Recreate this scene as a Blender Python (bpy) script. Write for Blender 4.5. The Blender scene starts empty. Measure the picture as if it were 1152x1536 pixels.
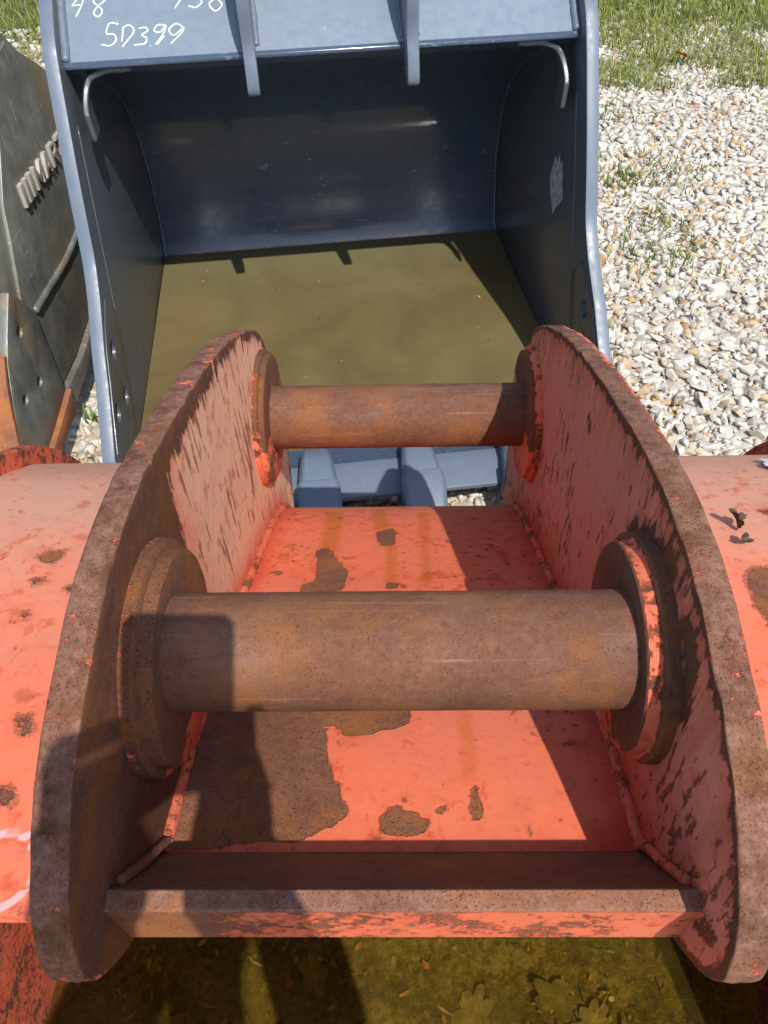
import bpy, bmesh, math, random
import numpy as np
from mathutils import Vector, Matrix, Euler, noise as mnoise
from mathutils.geometry import delaunay_2d_cdt
R = math.radians
random.seed(7); rng = np.random.default_rng(11)
S = bpy.context.scene
COL = S.collection

# ------------------------------------------------------------------ camera, sky, sun, exposure
cam_d = bpy.data.cameras.new('camera'); cam = bpy.data.objects.new('camera', cam_d); COL.objects.link(cam)
S.camera = cam
cam_d.sensor_fit = 'VERTICAL'; cam_d.sensor_height = 36.0; cam_d.lens = 36.0 * 1154 / 1536
cam_d.clip_start = 0.002; cam_d.clip_end = 400
cam.location = (0.0032, 0, 1.5)
_p, _r, _y = R(47.5), R(-1.85), R(1.66)
_f = Vector((-math.sin(_y) * math.cos(_p), math.cos(_y) * math.cos(_p), -math.sin(_p)))
_r0 = Vector((math.cos(_y), math.sin(_y), 0)); _u0 = _r0.cross(_f)
_rt = _r0 * math.cos(_r) + _u0 * math.sin(_r); _up = -_r0 * math.sin(_r) + _u0 * math.cos(_r)
cam.rotation_euler = Matrix((_rt, _up, -_f)).transposed().to_euler()

SUN = Vector((0.235, -0.535, 0.811)).normalized()      # direction towards the sun
w = bpy.data.worlds.new('World'); S.world = w; w.use_nodes = True
nt = w.node_tree; bg = nt.nodes['Background']
sky = nt.nodes.new('ShaderNodeTexSky'); sky.sky_type = 'NISHITA'; sky.sun_disc = False
sky.sun_elevation = math.asin(SUN.z); sky.sun_rotation = math.atan2(SUN.x, SUN.y)
sky.air_density = 1.0; sky.dust_density = 1.0; sky.ozone_density = 1.0
nt.links.new(sky.outputs[0], bg.inputs[0]); bg.inputs[1].default_value = 0.15
sun_d = bpy.data.lights.new('sun', 'SUN'); sun = bpy.data.objects.new('sun', sun_d); COL.objects.link(sun)
sun_d.energy = 4.0; sun_d.angle = R(0.53); sun_d.color = (1.0, 0.95, 0.87)
sun.rotation_euler = SUN.to_track_quat('Z', 'Y').to_euler(); sun.location = SUN * 30
S.view_settings.view_transform = 'Standard'; S.view_settings.look = 'None'
S.view_settings.exposure = 0.25; S.view_settings.gamma = 1.0; S.view_settings.use_curve_mapping = False
S.render.engine = 'CYCLES'
S.cycles.max_bounces = 8; S.cycles.transparent_max_bounces = 12
S.cycles.use_denoising = True

# ------------------------------------------------------------------ helpers: objects
def tag(o, label=None, cat=None, group=None, kind=None):
    if label: o['label'] = label
    if cat: o['category'] = cat
    if group: o['group'] = group
    if kind: o['kind'] = kind
    return o
def thing(name, label, cat, loc=(0, 0, 0), rz=0, group=None):
    o = bpy.data.objects.new(name, None); COL.objects.link(o); o.location = loc; o.rotation_euler = (0, 0, rz)
    o.empty_display_size = .1
    return tag(o, label, cat, group)
def link(name, me, mat, parent=None, loc=None, smooth=None):
    o = bpy.data.objects.new(name, me); COL.objects.link(o)
    if mat is not None and not me.materials:
        for m in (mat if isinstance(mat, (list, tuple)) else [mat]): me.materials.append(m)
    if parent: o.parent = parent
    if loc is not None: o.location = loc
    if smooth is not None: me.polygons.foreach_set('use_smooth', [smooth] * len(me.polygons))
    return o
def mesh(name, verts, faces, smooth=False):
    me = bpy.data.meshes.new(name); me.from_pydata([tuple(v) for v in verts], [], faces); me.update()
    if smooth: me.polygons.foreach_set('use_smooth', [True] * len(me.polygons))
    return me
def auto_smooth(me, deg=40):
    me.polygons.foreach_set('use_smooth', [True] * len(me.polygons))
    bm = bmesh.new(); bm.from_mesh(me)
    for e in bm.edges:
        if len(e.link_faces) == 2 and e.calc_face_angle(0) > R(deg): e.smooth = False
        elif len(e.link_faces) != 2: e.smooth = False
    bm.to_mesh(me); bm.free()
def fattr(me, name, vals):
    a = me.attributes.new(name, 'FLOAT', 'POINT'); a.data.foreach_set('value', np.asarray(vals, np.float32))
def catmull(pts, n=6, closed=False):
    P = [np.array(p, float) for p in pts]; out = []; N = len(P)
    rngi = range(N if closed else N - 1)
    for i in rngi:
        p1, p2 = P[i], P[(i + 1) % N]
        p0 = P[i - 1] if (closed or i > 0) else 2 * p1 - p2
        p3 = P[(i + 2) % N] if (closed or i + 2 < N) else 2 * p2 - p1
        for k in range(n):
            t = k / n
            out.append(.5 * ((2 * p1) + (-p0 + p2) * t + (2 * p0 - 5 * p1 + 4 * p2 - p3) * t * t + (-p0 + 3 * p1 - 3 * p2 + p3) * t ** 3))
    if not closed: out.append(P[-1])
    return np.array(out)
def resample(pts, step):
    pts = np.asarray(pts, float); d = np.r_[0, np.cumsum(np.linalg.norm(np.diff(pts, axis=0), axis=1))]
    n = max(2, int(round(d[-1] / step)) + 1); t = np.linspace(0, d[-1], n)
    return np.stack([np.interp(t, d, pts[:, k]) for k in range(pts.shape[1])], 1)
def sdf(P, polys):
    """signed distance to the nearest polygon outline, positive inside"""
    P = np.asarray(P, float); best = np.full(len(P), -1e3)
    for poly in polys:
        q = np.asarray(poly, float); a = q; b = np.roll(q, -1, 0)
        d = np.full(len(P), 1e3); ins = np.zeros(len(P), bool)
        for u, v in zip(a, b):
            e = v - u; ww = P - u; t = np.clip((ww @ e) / max(e @ e, 1e-12), 0, 1)
            d = np.minimum(d, np.linalg.norm(ww - t[:, None] * e, axis=1))
            c = ((u[1] <= P[:, 1]) & (v[1] > P[:, 1])) | ((v[1] <= P[:, 1]) & (u[1] > P[:, 1]))
            with np.errstate(divide='ignore', invalid='ignore'):
                xx = u[0] + (P[:, 1] - u[1]) / (v[1] - u[1] if abs(v[1] - u[1]) > 1e-12 else 1e-12) * (v[0] - u[0])
            ins ^= c & (P[:, 0] < xx)
        best = np.maximum(best, np.where(ins, d, -d))
    return best
def plate(name, outline, thick, holes=(), bevel=.002, mapf=None, mat=None, parent=None, smooth_deg=35, edge_mat=0):
    """flat plate from a 2-D outline (u,v) with real holes; mapf turns (u,v,w) into a point"""
    loops = [np.array(outline, float)] + [np.array(h, float) for h in holes]; V = []; F = []; MI = []
    h = thick / 2; b = bevel; rings = []; ins2 = []
    for li, q in enumerate(loops):
        area = .5 * np.sum(q[:, 0] * np.roll(q[:, 1], -1) - np.roll(q[:, 0], -1) * q[:, 1])
        if (area < 0) != (li > 0): q = q[::-1]
        e = np.roll(q, -1, 0) - q; e /= np.maximum(1e-9, np.linalg.norm(e, axis=1))[:, None]; nl = np.stack([-e[:, 1], e[:, 0]], 1)
        nv = nl + np.roll(nl, 1, 0); nv /= np.maximum(.35, (nv ** 2).sum(1) / 2)[:, None] ** 1.0; nv = nv * 1.0
        qi = q + nv * b; rr = []
        for w_, pp in ((-h, qi), (-h + b * .3, q + nv * b * .3), (-h + b, q), (h - b, q), (h - b * .3, q + nv * b * .3), (h, qi)):
            rr.append(len(V)); V += [(p[0], p[1], w_) for p in pp]
        n = len(q); rings.append((rr, n)); ins2.append(qi)
        for a_, b_ in zip(rr, rr[1:]):
            for k in range(n): F.append((a_ + k, a_ + (k + 1) % n, b_ + (k + 1) % n, b_ + k)); MI.append(edge_mat if li == 0 else 0)
    pts = []; loc = []; edges = []; face = list(range(len(ins2[0])))
    for (rr, n), qi in zip(rings, ins2):
        st = len(pts); pts += [Vector(p) for p in qi]; loc += [(rr[0] + k, rr[5] + k) for k in range(n)]
        if st: edges += [(st + k, st + (k + 1) % n) for k in range(n)]
    vc, _, fc, ov, _, _ = delaunay_2d_cdt(pts, edges, [face], 1, 1e-7)
    cen = np.array([np.mean([vc[i][:] for i in f], axis=0) for f in fc]); keep = np.ones(len(fc), bool)
    for qi in ins2[1:]: keep &= sdf(cen, [qi]) < 0
    for f, kp in zip(fc, keep):
        if not kp or any(not ov[i] for i in f): continue
        ids = [loc[ov[i][0]] for i in f]
        if len(set(ids)) < 3: continue
        F.append(tuple(q[0] for q in ids)[::-1]); F.append(tuple(q[1] for q in ids)); MI += [0, 0]
    if mapf: V = [mapf(*c) for c in V]
    me = mesh(name, V, F)
    for m_ in (mat if isinstance(mat, (list, tuple)) else [mat]): me.materials.append(m_)
    me.polygons.foreach_set('material_index', MI)
    bm = bmesh.new(); bm.from_mesh(me); bmesh.ops.recalc_face_normals(bm, faces=bm.faces); bm.to_mesh(me); bm.free()
    auto_smooth(me, smooth_deg)
    return link(name, me, None, parent)
def circle(c, r, n=20): return [(c[0] + r * math.cos(2 * math.pi * k / n), c[1] + r * math.sin(2 * math.pi * k / n)) for k in range(n)]
def lathe_x(name, prof, c, mat, parent, n=64, jitter=0, seed=0):
    """turned about an axis parallel to X through c=(y,z); prof = [(x, r)]"""
    V = []; F = []
    for i, (x, r) in enumerate(prof):
        for k in range(n):
            a = 2 * math.pi * k / n
            rr = r + jitter * mnoise.noise(Vector((x * 60 + seed, 6 * math.cos(a), 6 * math.sin(a)))) * (r > .02)
            V.append((x, c[0] + rr * math.cos(a), c[1] + rr * math.sin(a)))
    for i in range(len(prof) - 1):
        for k in range(n):
            F.append((i * n + k, i * n + (k + 1) % n, (i + 1) * n + (k + 1) % n, (i + 1) * n + k))
    F.append(tuple(range(n))[::-1]); F.append(tuple((len(prof) - 1) * n + k for k in range(n)))
    me = mesh(name, V, F)
    bm = bmesh.new(); bm.from_mesh(me); bmesh.ops.recalc_face_normals(bm, faces=bm.faces); bm.to_mesh(me); bm.free()
    auto_smooth(me, 38)
    return link(name, me, mat, parent)
def tube(name, pts, rad, mat, parent=None, n=8, bump=0, closed=False, seed=0):
    P = [Vector(p) for p in pts]; V = []; F = []; N = len(P)
    ref = Vector((.123, .31, .9)).normalized()
    for i, p in enumerate(P):
        t = (P[min(i + 1, N - 1)] - P[max(i - 1, 0)]).normalized()
        a = t.cross(ref).normalized(); b = t.cross(a)
        r0 = rad[i] if hasattr(rad, '__len__') else rad
        for k in range(n):
            q = 2 * math.pi * k / n; d = a * math.cos(q) + b * math.sin(q)
            r = r0 * (1 + bump * mnoise.noise(p * 90 + d * 1.3 + Vector((seed, 0, 0))))
            V.append(p + d * r)
    for i in range(N - 1):
        for k in range(n): F.append((i * n + k, i * n + (k + 1) % n, (i + 1) * n + (k + 1) % n, (i + 1) * n + k))
    F.append(tuple(range(n))[::-1]); F.append(tuple((N - 1) * n + k for k in range(n)))
    return link(name, mesh(name, V, F, True), mat, parent)
def loft(name, sections, mat, parent=None, caps=True, smooth_deg=40):
    V = [tuple(p) for s in sections for p in s]; n = len(sections[0]); F = []
    for i in range(len(sections) - 1):
        for k in range(n): F.append((i * n + k, i * n + (k + 1) % n, (i + 1) * n + (k + 1) % n, (i + 1) * n + k))
    if caps: F.append(tuple(range(n))[::-1]); F.append(tuple((len(sections) - 1) * n + k for k in range(n)))
    me = mesh(name, V, F); bm = bmesh.new(); bm.from_mesh(me); bmesh.ops.recalc_face_normals(bm, faces=bm.faces); bm.to_mesh(me); bm.free()
    auto_smooth(me, smooth_deg)
    return link(name, me, mat, parent)
def bevel_mod(o, wd, seg=2):
    m = o.modifiers.new('bevel', 'BEVEL'); m.width = wd; m.segments = seg; m.limit_method = 'ANGLE'; m.angle_limit = R(35)
    return o

# ------------------------------------------------------------------ helpers: materials
class G:
    def __init__(s, name):
        s.m = bpy.data.materials.new(name); s.m.use_nodes = True; s.t = s.m.node_tree; s.t.nodes.clear()
        s.out = s.n('ShaderNodeOutputMaterial'); s.co = s.n('ShaderNodeTexCoord').outputs['Object']
    def n(s, typ, **kw):
        nd = s.t.nodes.new(typ)
        for k, v in kw.items(): setattr(nd, k, v)
        return nd
    def set(s, sock, v):
        if v is None: return
        if isinstance(v, bpy.types.NodeSocket): s.t.links.new(v, sock)
        elif isinstance(v, (tuple, list)) and len(v) == 3 and sock.type == 'RGBA': sock.default_value = (*v, 1)
        else: sock.default_value = v
    def noise(s, scale, detail=4, rough=.55, vec=None, dist=0, out=0):
        nd = s.n('ShaderNodeTexNoise'); s.set(nd.inputs['Vector'], vec or s.co)
        nd.inputs['Scale'].default_value = scale; nd.inputs['Detail'].default_value = detail
        nd.inputs['Roughness'].default_value = rough; nd.inputs['Distortion'].default_value = dist
        return nd.outputs[out]
    def vor(s, scale, vec=None, feature='F1', out='Distance', rnd=1):
        nd = s.n('ShaderNodeTexVoronoi', feature=feature); s.set(nd.inputs['Vector'], vec or s.co)
        nd.inputs['Scale'].default_value = scale; nd.inputs['Randomness'].default_value = rnd
        return nd.outputs[out]
    def map(s, scale=(1, 1, 1), rot=(0, 0, 0), loc=(0, 0, 0), vec=None):
        nd = s.n('ShaderNodeMapping'); s.set(nd.inputs[0], vec or s.co)
        nd.inputs['Scale'].default_value = scale; nd.inputs['Rotation'].default_value = rot; nd.inputs['Location'].default_value = loc
        return nd.outputs[0]
    def math(s, op, a, b=None, c=None, clamp=False):
        nd = s.n('ShaderNodeMath', operation=op, use_clamp=clamp)
        for k, v in enumerate((a, b, c)): s.set(nd.inputs[k], v)
        return nd.outputs[0]
    def add(s, *a):
        r = a[0]
        for b in a[1:]: r = s.math('ADD', r, b)
        return r
    def mul(s, *a):
        r = a[0]
        for b in a[1:]: r = s.math('MULTIPLY', r, b)
        return r
    def cen(s, v, k): return s.math('MULTIPLY', s.math('SUBTRACT', v, .5), k)
    def step(s, v, lo, hi, a=0., b=1., smooth=True):
        nd = s.n('ShaderNodeMapRange', interpolation_type='SMOOTHSTEP' if smooth else 'LINEAR')
        s.set(nd.inputs[0], v); nd.inputs[1].default_value = lo; nd.inputs[2].default_value = hi
        nd.inputs[3].default_value = a; nd.inputs[4].default_value = b
        return nd.outputs[0]
    def mix(s, f, a, b, blend='MIX'):
        nd = s.n('ShaderNodeMix', data_type='RGBA', blend_type=blend)
        s.set(nd.inputs[0], f); s.set(nd.inputs[6], a); s.set(nd.inputs[7], b)
        return nd.outputs[2]
    def mixf(s, f, a, b):
        nd = s.n('ShaderNodeMix', data_type='FLOAT'); s.set(nd.inputs[0], f); s.set(nd.inputs[2], a); s.set(nd.inputs[3], b)
        return nd.outputs[0]
    def ramp(s, f, stops, interp='LINEAR'):
        nd = s.n('ShaderNodeValToRGB'); cr = nd.color_ramp; cr.interpolation = interp
        while len(cr.elements) < len(stops): cr.elements.new(.5)
        for e, (p, c) in zip(cr.elements, stops): e.position = p; e.color = (*c, 1)
        s.set(nd.inputs[0], f); return nd.outputs[0]
    def attr(s, name): return s.n('ShaderNodeAttribute', attribute_name=name).outputs['Fac']
    def sep(s, vec=None):
        nd = s.n('ShaderNodeSeparateXYZ'); s.set(nd.inputs[0], vec or s.co); return nd.outputs
    def bump(s, h, dist, strength=1, normal=None):
        nd = s.n('ShaderNodeBump'); s.set(nd.inputs['Height'], h); nd.inputs['Distance'].default_value = dist
        s.set(nd.inputs['Strength'], strength)
        if normal: s.set(nd.inputs['Normal'], normal)
        return nd.outputs[0]
    def bsdf(s, color, rough=.5, normal=None, metallic=0, spec=.5, **kw):
        nd = s.n('ShaderNodeBsdfPrincipled'); s.set(nd.inputs['Base Color'], color); s.set(nd.inputs['Roughness'], rough)
        s.set(nd.inputs['Metallic'], metallic); s.set(nd.inputs['Specular IOR Level'], spec)
        if normal: s.set(nd.inputs['Normal'], normal)
        for k, v in kw.items(): s.set(nd.inputs[k.replace('_', ' ')], v)
        s.t.links.new(nd.outputs[0], s.out.inputs[0]); return nd

ORANGE = (.77, .168, .082); FADED = (.54, .262, .165); FRESH = (.58, .055, .024)
def rust_color(g, tone=1.0, grey=.35):
    a = g.noise(14, 6, .65); b = g.noise(150, 6, .75); c = g.noise(480, 3, .7)
    base = g.ramp(g.add(g.mul(a, .35), g.mul(b, .45), g.mul(c, .2)),
                  [(.28, (.075 * tone, .033 * tone, .020 * tone)), (.42, (.148 * tone, .064 * tone, .037 * tone)),
                   (.52, (.205 * tone, .085 * tone, .049 * tone)), (.64, (.275 * tone, .124 * tone, .066 * tone)), (.78, (.34 * tone, .17 * tone, .108 * tone))])
    gm = g.mul(g.step(g.noise(30, 6, .7, g.map(loc=(3, 1, 2))), .5, .66), grey)
    base = g.mix(gm, base, (.15 * tone, .10 * tone, .088 * tone))
    pits = g.step(g.add(g.vor(430, g.map(loc=(.3, .2, .1))), g.cen(g.noise(120, 4), .9)), .08, .32, 1, 0)
    pm = g.step(g.noise(60, 3, .6, g.map(loc=(7, 2, 5))), .45, .6)
    base = g.mix(g.mul(g.step(g.noise(11, 5, .65, g.map(loc=(5, 5, 5))), .44, .66), .8), base, g.mix(c, (.20 * tone, .065 * tone, .018 * tone), (.42 * tone, .165 * tone, .05 * tone)))
    base = g.mix(g.mul(pits, g.add(.15, g.mul(pm, .85)), .5), base, (.055, .03, .022))
    return base, b, pits
def paint_mat(name, bias=-.05, amp=.01, spots=.55, streaks=0., rtone=1.0, rgrey=.35, fade0=0., fresh0=0., dark=0., dash=0., faded=None):
    """weathered orange paint over rusted steel. Attributes: chip (metres inside a bare patch), fade, fresh, stain, mark."""
    g = G(name)
    chip = g.attr('chip'); fade = g.attr('fade'); fresh = g.attr('fresh'); stain = g.attr('stain'); mark = g.attr('mark')
    n1 = g.noise(26, 8, .62); n2 = g.noise(130, 5, .65, g.map(loc=(2, 5, 1)))
    field = g.add(chip, bias, g.cen(n1, amp * 2.2), g.cen(n2, amp * 1.7), g.cen(g.noise(380, 4, .7), .007))
    if streaks:
        sv = g.map(scale=(34, 34, 5), rot=(R(-8), 0, 0))
        sn = g.noise(1.6, 5, .62, sv); sn2 = g.noise(3.2, 4, .6, g.map(scale=(36, 36, 3.5), rot=(R(-14), 0, 0), loc=(4, 2, 1)))
        field = g.add(field, g.mul(g.cen(g.math('MAXIMUM', sn, sn2), .12), streaks), -.012 * streaks)
    # pinhole rust spots
    sp = g.noise(95, 4, .6, g.map(loc=(9, 4, 3))); dens = g.noise(9, 4, .6, g.map(loc=(1, 8, 3)))
    spot_f = g.add(sp, g.cen(dens, .35), -.115 - .30 * (1 - spots))
    bl2 = g.add(g.noise(46, 6, .62, g.map(loc=(3, 7, 3))), g.cen(dens, .35)); blist = g.mul(g.step(bl2, .565, .64), .55 + .45 * spots)
    spot = g.step(spot_f, .49, .53); halo = g.step(spot_f, .36, .52)
    bare = g.step(field, -.0007, .0007)
    if dash:
        dv = g.map(scale=(95, 95, 13) if dash > .3 else (130, 130, 38), rot=(R(-16), 0, 0), loc=(2, 3, 3))
        dn = g.add(g.noise(1, 4, .6, dv), g.cen(g.noise(9, 4, .6, g.map(loc=(4, 4, 9))), .5))
        dsh = g.step(dn, .60 - .04 * dash, .64 - .04 * dash)
    edge = g.mul(g.step(field, -.022, .0), g.step(n1, .35, .62)); lift = g.mul(g.step(field, -.0038, -.0008), g.math('SUBTRACT', 1, bare)); rim = g.mul(g.step(field, -.0022, -.0004), g.math('SUBTRACT', 1, bare))
    # paint colour
    m1 = g.noise(7, 6, .6, g.map(loc=(3, 3, 8))); m2 = g.noise(55, 5, .7, g.map(loc=(5, 1, 1))); m3 = g.noise(380, 3, .6)
    pc = g.mix(g.step(m1, .3, .72), ORANGE, (.70, .185, .10))
    pc = g.mix(g.step(g.add(fade, fade0, g.cen(m1, .5), g.cen(m2, .25)), .15, .95), pc, faded or FADED)
    pc = g.mix(g.step(g.add(fresh, fresh0, g.cen(m2, .6)), .2, .9), pc, FRESH)
    pc = g.mix(g.mul(halo, .42), pc, (.50, .07, .028))
    pc = g.mix(g.mul(blist, .62), pc, g.mix(g.step(bl2, .64, .72), (.56, .075, .022), (.24, .06, .03)))
    pc = g.mix(g.mul(edge, .38), pc, (.62, .10, .025))
    if streaks:
        st_n = g.noise(1, 5, .6, g.map(scale=(26, 26, 2.2), rot=(R(-10), 0, 0), loc=(7, 7, 7)))
        pc = g.mix(g.mul(g.step(g.add(stain, g.cen(st_n, 2.2)), .35, .95), .6), pc, (.30, .085, .04))
    else: pc = g.mix(g.mul(g.step(g.add(stain, g.cen(m2, .5)), .2, .85), .75), pc, (.52, .13, .022))
    pc = g.mix(g.step(m3, .62, .75, 0, .22), pc, (.32, .07, .04))
    dirt = g.step(g.noise(18, 8, .75, g.map(loc=(6, 6, 2))), .5, .75, 0, .25 + dark)
    pc = g.mix(dirt, pc, (.24, .10, .065))
    pc = g.mix(g.step(mark, .25, .6), pc, (.66, .40, .38))
    rc, rb, pits = rust_color(g, rtone, rgrey)
    pl = g.attr('pale'); pb = g.ramp(rb, [(.3, (.16, .072, .045)), (.5, (.26, .125, .085)), (.7, (.35, .20, .145))])
    rc = g.mix(g.mul(pl, g.step(g.noise(40, 6, .7, g.map(loc=(8, 1, 5))), .32, .62)), rc, pb)
    bl = g.math('MAXIMUM', bare, g.mul(spot, .85))
    if dash: bl = g.math('MAXIMUM', bl, g.mul(dsh, .8)); rc = g.mix(g.mul(dsh, g.math('SUBTRACT', 1, bare)), rc, (.25, .085, .04) if dash > .3 else (.13, .04, .025))
    pc = g.mix(g.mul(lift, .35), pc, (.80, .30, .19)); col = g.mix(bl, pc, rc); col = g.mix(g.mul(rim, .55), col, (.30, .05, .03))  # lifted flake edges painted lighter, their shadow painted as a dark red rim
    h = g.add(g.mul(g.math('SUBTRACT', 1, bare), 1.1), g.mul(lift, .9), g.mul(rb, bare, .5), g.mul(pits, bare, -.4), g.mul(m2, .22), g.mul(spot, -.25))
    nm = g.bump(g.add(h, g.cen(g.noise(22, 4, .6, g.map(loc=(2, 9, 9))), .8)), .0022, .85)
    g.bsdf(col, g.mixf(bl, g.step(m2, .3, .7, .50, .68), .88), nm, spec=g.mixf(bl, .36, .2))
    return g.m
def rust_mat(name, tone=1.0, grey=.35, red=0., polish=0.):
    g = G(name); rc, rb, pits = rust_color(g, tone, grey)
    f = g.add(g.noise(30, 8, .65, g.map(loc=(4, 4, 1))), g.cen(g.noise(140, 4, .6), .3))
    flk = g.step(f, .70 - red * .28, .72 - red * .28) if red else 0.
    col = g.mix(flk, rc, g.mix(g.noise(40), ORANGE, FRESH)) if red else rc
    rough = .85
    if polish:
        pn = g.step(g.noise(22, 7, .7, g.map(scale=(.5, 1, 1), loc=(8, 8, 8))), .45, .7)
        col = g.mix(g.mul(pn, .22 * polish), col, (.30, .18, .14)); rough = g.mixf(pn, .74, .74 - .32 * polish)
    if polish:
        lng = g.noise(1, 4, .7, g.map(scale=(5, 190, 190)))
        col = g.mix(g.step(lng, .60, .72, 0, .5), col, (.33, .20, .15))
        gp_ = g.step(g.noise(3.2, 4, .6, g.map(loc=(3, 2, 6))), .56, .68, 0, .45); col = g.mix(gp_, col, (.10, .055, .045))
    nm = g.bump(g.add(rb, g.mul(pits, -.5), g.mul(flk, .8) if red else 0.), .0011, .7)
    g.bsdf(col, rough, nm, spec=.25)
    return g.m
M = {}
M['shell'] = paint_mat('orange_paint_shell', 0, .0065, .86, fresh0=.05)
M['skirt'] = paint_mat('orange_paint_weathered', 0, .0065, .7, fade0=.12, faded=(.60, .295, .195))
M['ear'] = paint_mat('orange_paint_streaked', 0, .008, .5, streaks=.65, rtone=.62, rgrey=.15, dash=.5, faded=(.84, .46, .29))
M['ear2'] = paint_mat('orange_paint_drips', 0, .008, .62, streaks=.5, rtone=.62, rgrey=.5, fresh0=.0, dash=.1, faded=(.60, .235, .165))
M['bar'] = paint_mat('orange_paint_lip', 0, .022, .9, rtone=1.1, rgrey=.6)
M['boss'] = paint_mat('orange_paint_boss', 0, .022, .6, rtone=.8, rgrey=.5, fresh0=.1)
M['bead'] = paint_mat('orange_paint_weld', -.005, .018, .9, fresh0=.2, dark=.3)
M['wallred'] = paint_mat('orange_paint_inside', -.004, .02, .9, fresh0=.5, dark=.4, rtone=.7)
M['pin'] = rust_mat('rusted_pin', .82, .2, polish=1.)
M['strip'] = rust_mat('dark_rust', 1.05, .1)

def metal_paint(name, base, rough=.3, scratch=.4, mott=.25, dust=.15, tint=(.2, .19, .16), sc_rot=.5, chalky=False, coat=.15):
    g = G(name)
    n1 = g.noise(5, 5, .6); n2 = g.noise(40, 5, .65, g.map(loc=(3, 1, 2)))
    s1 = g.noise(1, 3, .6, g.map(scale=(30, 30, 420), rot=(R(25), R(40), 0))); s2 = g.noise(1, 3, .6, g.map(scale=(420, 28, 30), rot=(R(10), R(-30), R(35)), loc=(3, 4, 1)))
    s3 = g.noise(1, 2, .6, g.map(scale=(25, 420, 25), rot=(R(40), R(5), R(-25)), loc=(1, 7, 1)))
    sc = g.math('MAXIMUM', g.math('MAXIMUM', g.step(s1, .66, .72), g.step(s2, .66, .72)), g.step(s3, .67, .72))
    scm = g.mul(sc, g.step(n1, .35, .65), scratch)
    col = g.mix(g.mul(g.step(n2, .35, .75), mott), base, tuple(c * 1.7 for c in base))
    col = g.mix(g.mul(g.step(n1, .45, .8), dust), col, tint)
    col = g.mix(scm, col, tuple(min(.6, c * 2.2 + .06) for c in base))
    if chalky:
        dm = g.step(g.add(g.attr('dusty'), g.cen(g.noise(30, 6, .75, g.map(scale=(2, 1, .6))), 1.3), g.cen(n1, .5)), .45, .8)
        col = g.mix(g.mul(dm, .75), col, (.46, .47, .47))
    nm = g.bump(g.add(g.mul(n1, 2.), g.mul(n2, .12), g.mul(sc, .4 * scratch)), .0006, .35)
    g.bsdf(col, g.add(g.step(n2, .3, .7, rough - .06, rough + .1), g.mul(scm, .2)), nm, spec=.6, Coat_Weight=coat, Coat_Roughness=.10)
    return g.m
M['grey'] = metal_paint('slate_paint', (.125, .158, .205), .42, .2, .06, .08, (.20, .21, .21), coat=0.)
M['grey_in_shade'] = metal_paint('slate_paint_inside_shaded', (.055, .080, .125), .19, 1.0, .05, .03, (.07, .065, .06), coat=.45)  # same slate paint, darkened: shade inside the bucket put into the colour
M['grey_top_sun'] = metal_paint('slate_paint_sunny', (.17, .215, .27), .32, .2, .05, .22, (.29, .31, .31), chalky=True)  # same slate paint, lightened: sunlight put into the base colour, under real dust
M['grey_side_shade'] = metal_paint('slate_paint_side_shaded', (.070, .079, .092), .36, .12, .05, .12, (.08, .078, .072))  # same slate paint, darkened: shade on the side faces put into the colour
def steel_mat(name):
    g = G(name)
    n1 = g.noise(4, 6, .65); n2 = g.noise(24, 6, .7, g.map(loc=(2, 2, 5)))
    v = g.noise(1, 6, .65, g.map(scale=(6, 9, 1.6), loc=(4, 1, 0)))
    col = g.ramp(g.add(g.mul(n1, .6), g.mul(n2, .4)), [(.36, (.13, .138, .13)), (.5, (.215, .22, .195)), (.64, (.29, .29, .25))])
    col = g.mix(g.step(v, .48, .64, 0, .65), col, (.25, .165, .07))
    col = g.mix(g.step(g.noise(3, 5, .6, g.map(loc=(8, 3, 3))), .55, .75, 0, .6), col, (.075, .082, .09))
    s1 = g.noise(1, 3, .6, g.map(scale=(20, 160, 9), rot=(R(20), 0, 0))); s2 = g.noise(1, 3, .6, g.map(scale=(20, 140, 8), rot=(R(-35), 0, 0), loc=(3, 3, 3)))
    s3 = g.noise(1, 2, .6, g.map(scale=(20, 8, 150), rot=(R(60), 0, 0), loc=(1, 3, 9)))
    sc = g.math('MAXIMUM', g.math('MAXIMUM', g.step(s1, .64, .70), g.step(s2, .65, .70)), g.step(s3, .67, .72))
    scm = g.mul(sc, g.step(g.noise(2.2, 3, .5, g.map(loc=(1, 1, 1))), .38, .58), .6)
    col = g.mix(scm, col, (.5, .5, .46))
    g.bsdf(col, g.step(n2, .3, .7, .36, .55), g.bump(g.add(n2, g.mul(sc, .4)), .0007, .5), metallic=.25, spec=.5)
    return g.m
M['steel'] = steel_mat('worn_steel')
M['bright'] = metal_paint('pale_steel', (.42, .39, .35), .38, .4, .3, .2)
M['rustbar'] = rust_mat('orange_rust', 1.35, .45)
def plain(name, c, rough=.6, nscale=40, var=.3, bumpd=.0005, spec=.4):
    g = G(name); n = g.noise(nscale, 5, .6)
    g.bsdf(g.mix(g.step(n, .3, .7), tuple(x * (1 - var) for x in c), tuple(min(1, x * (1 + var)) for x in c)), rough, g.bump(n, bumpd, .5), spec=spec)
    return g.m
M['chalk'] = plain('chalk', (.62, .70, .68), .9, 300, .25)
M['label'] = plain('paper', (.62, .62, .60), .8, 60, .12); M['smear'] = plain('torn_film', (.36, .39, .41), .7, 90, .35)

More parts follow.
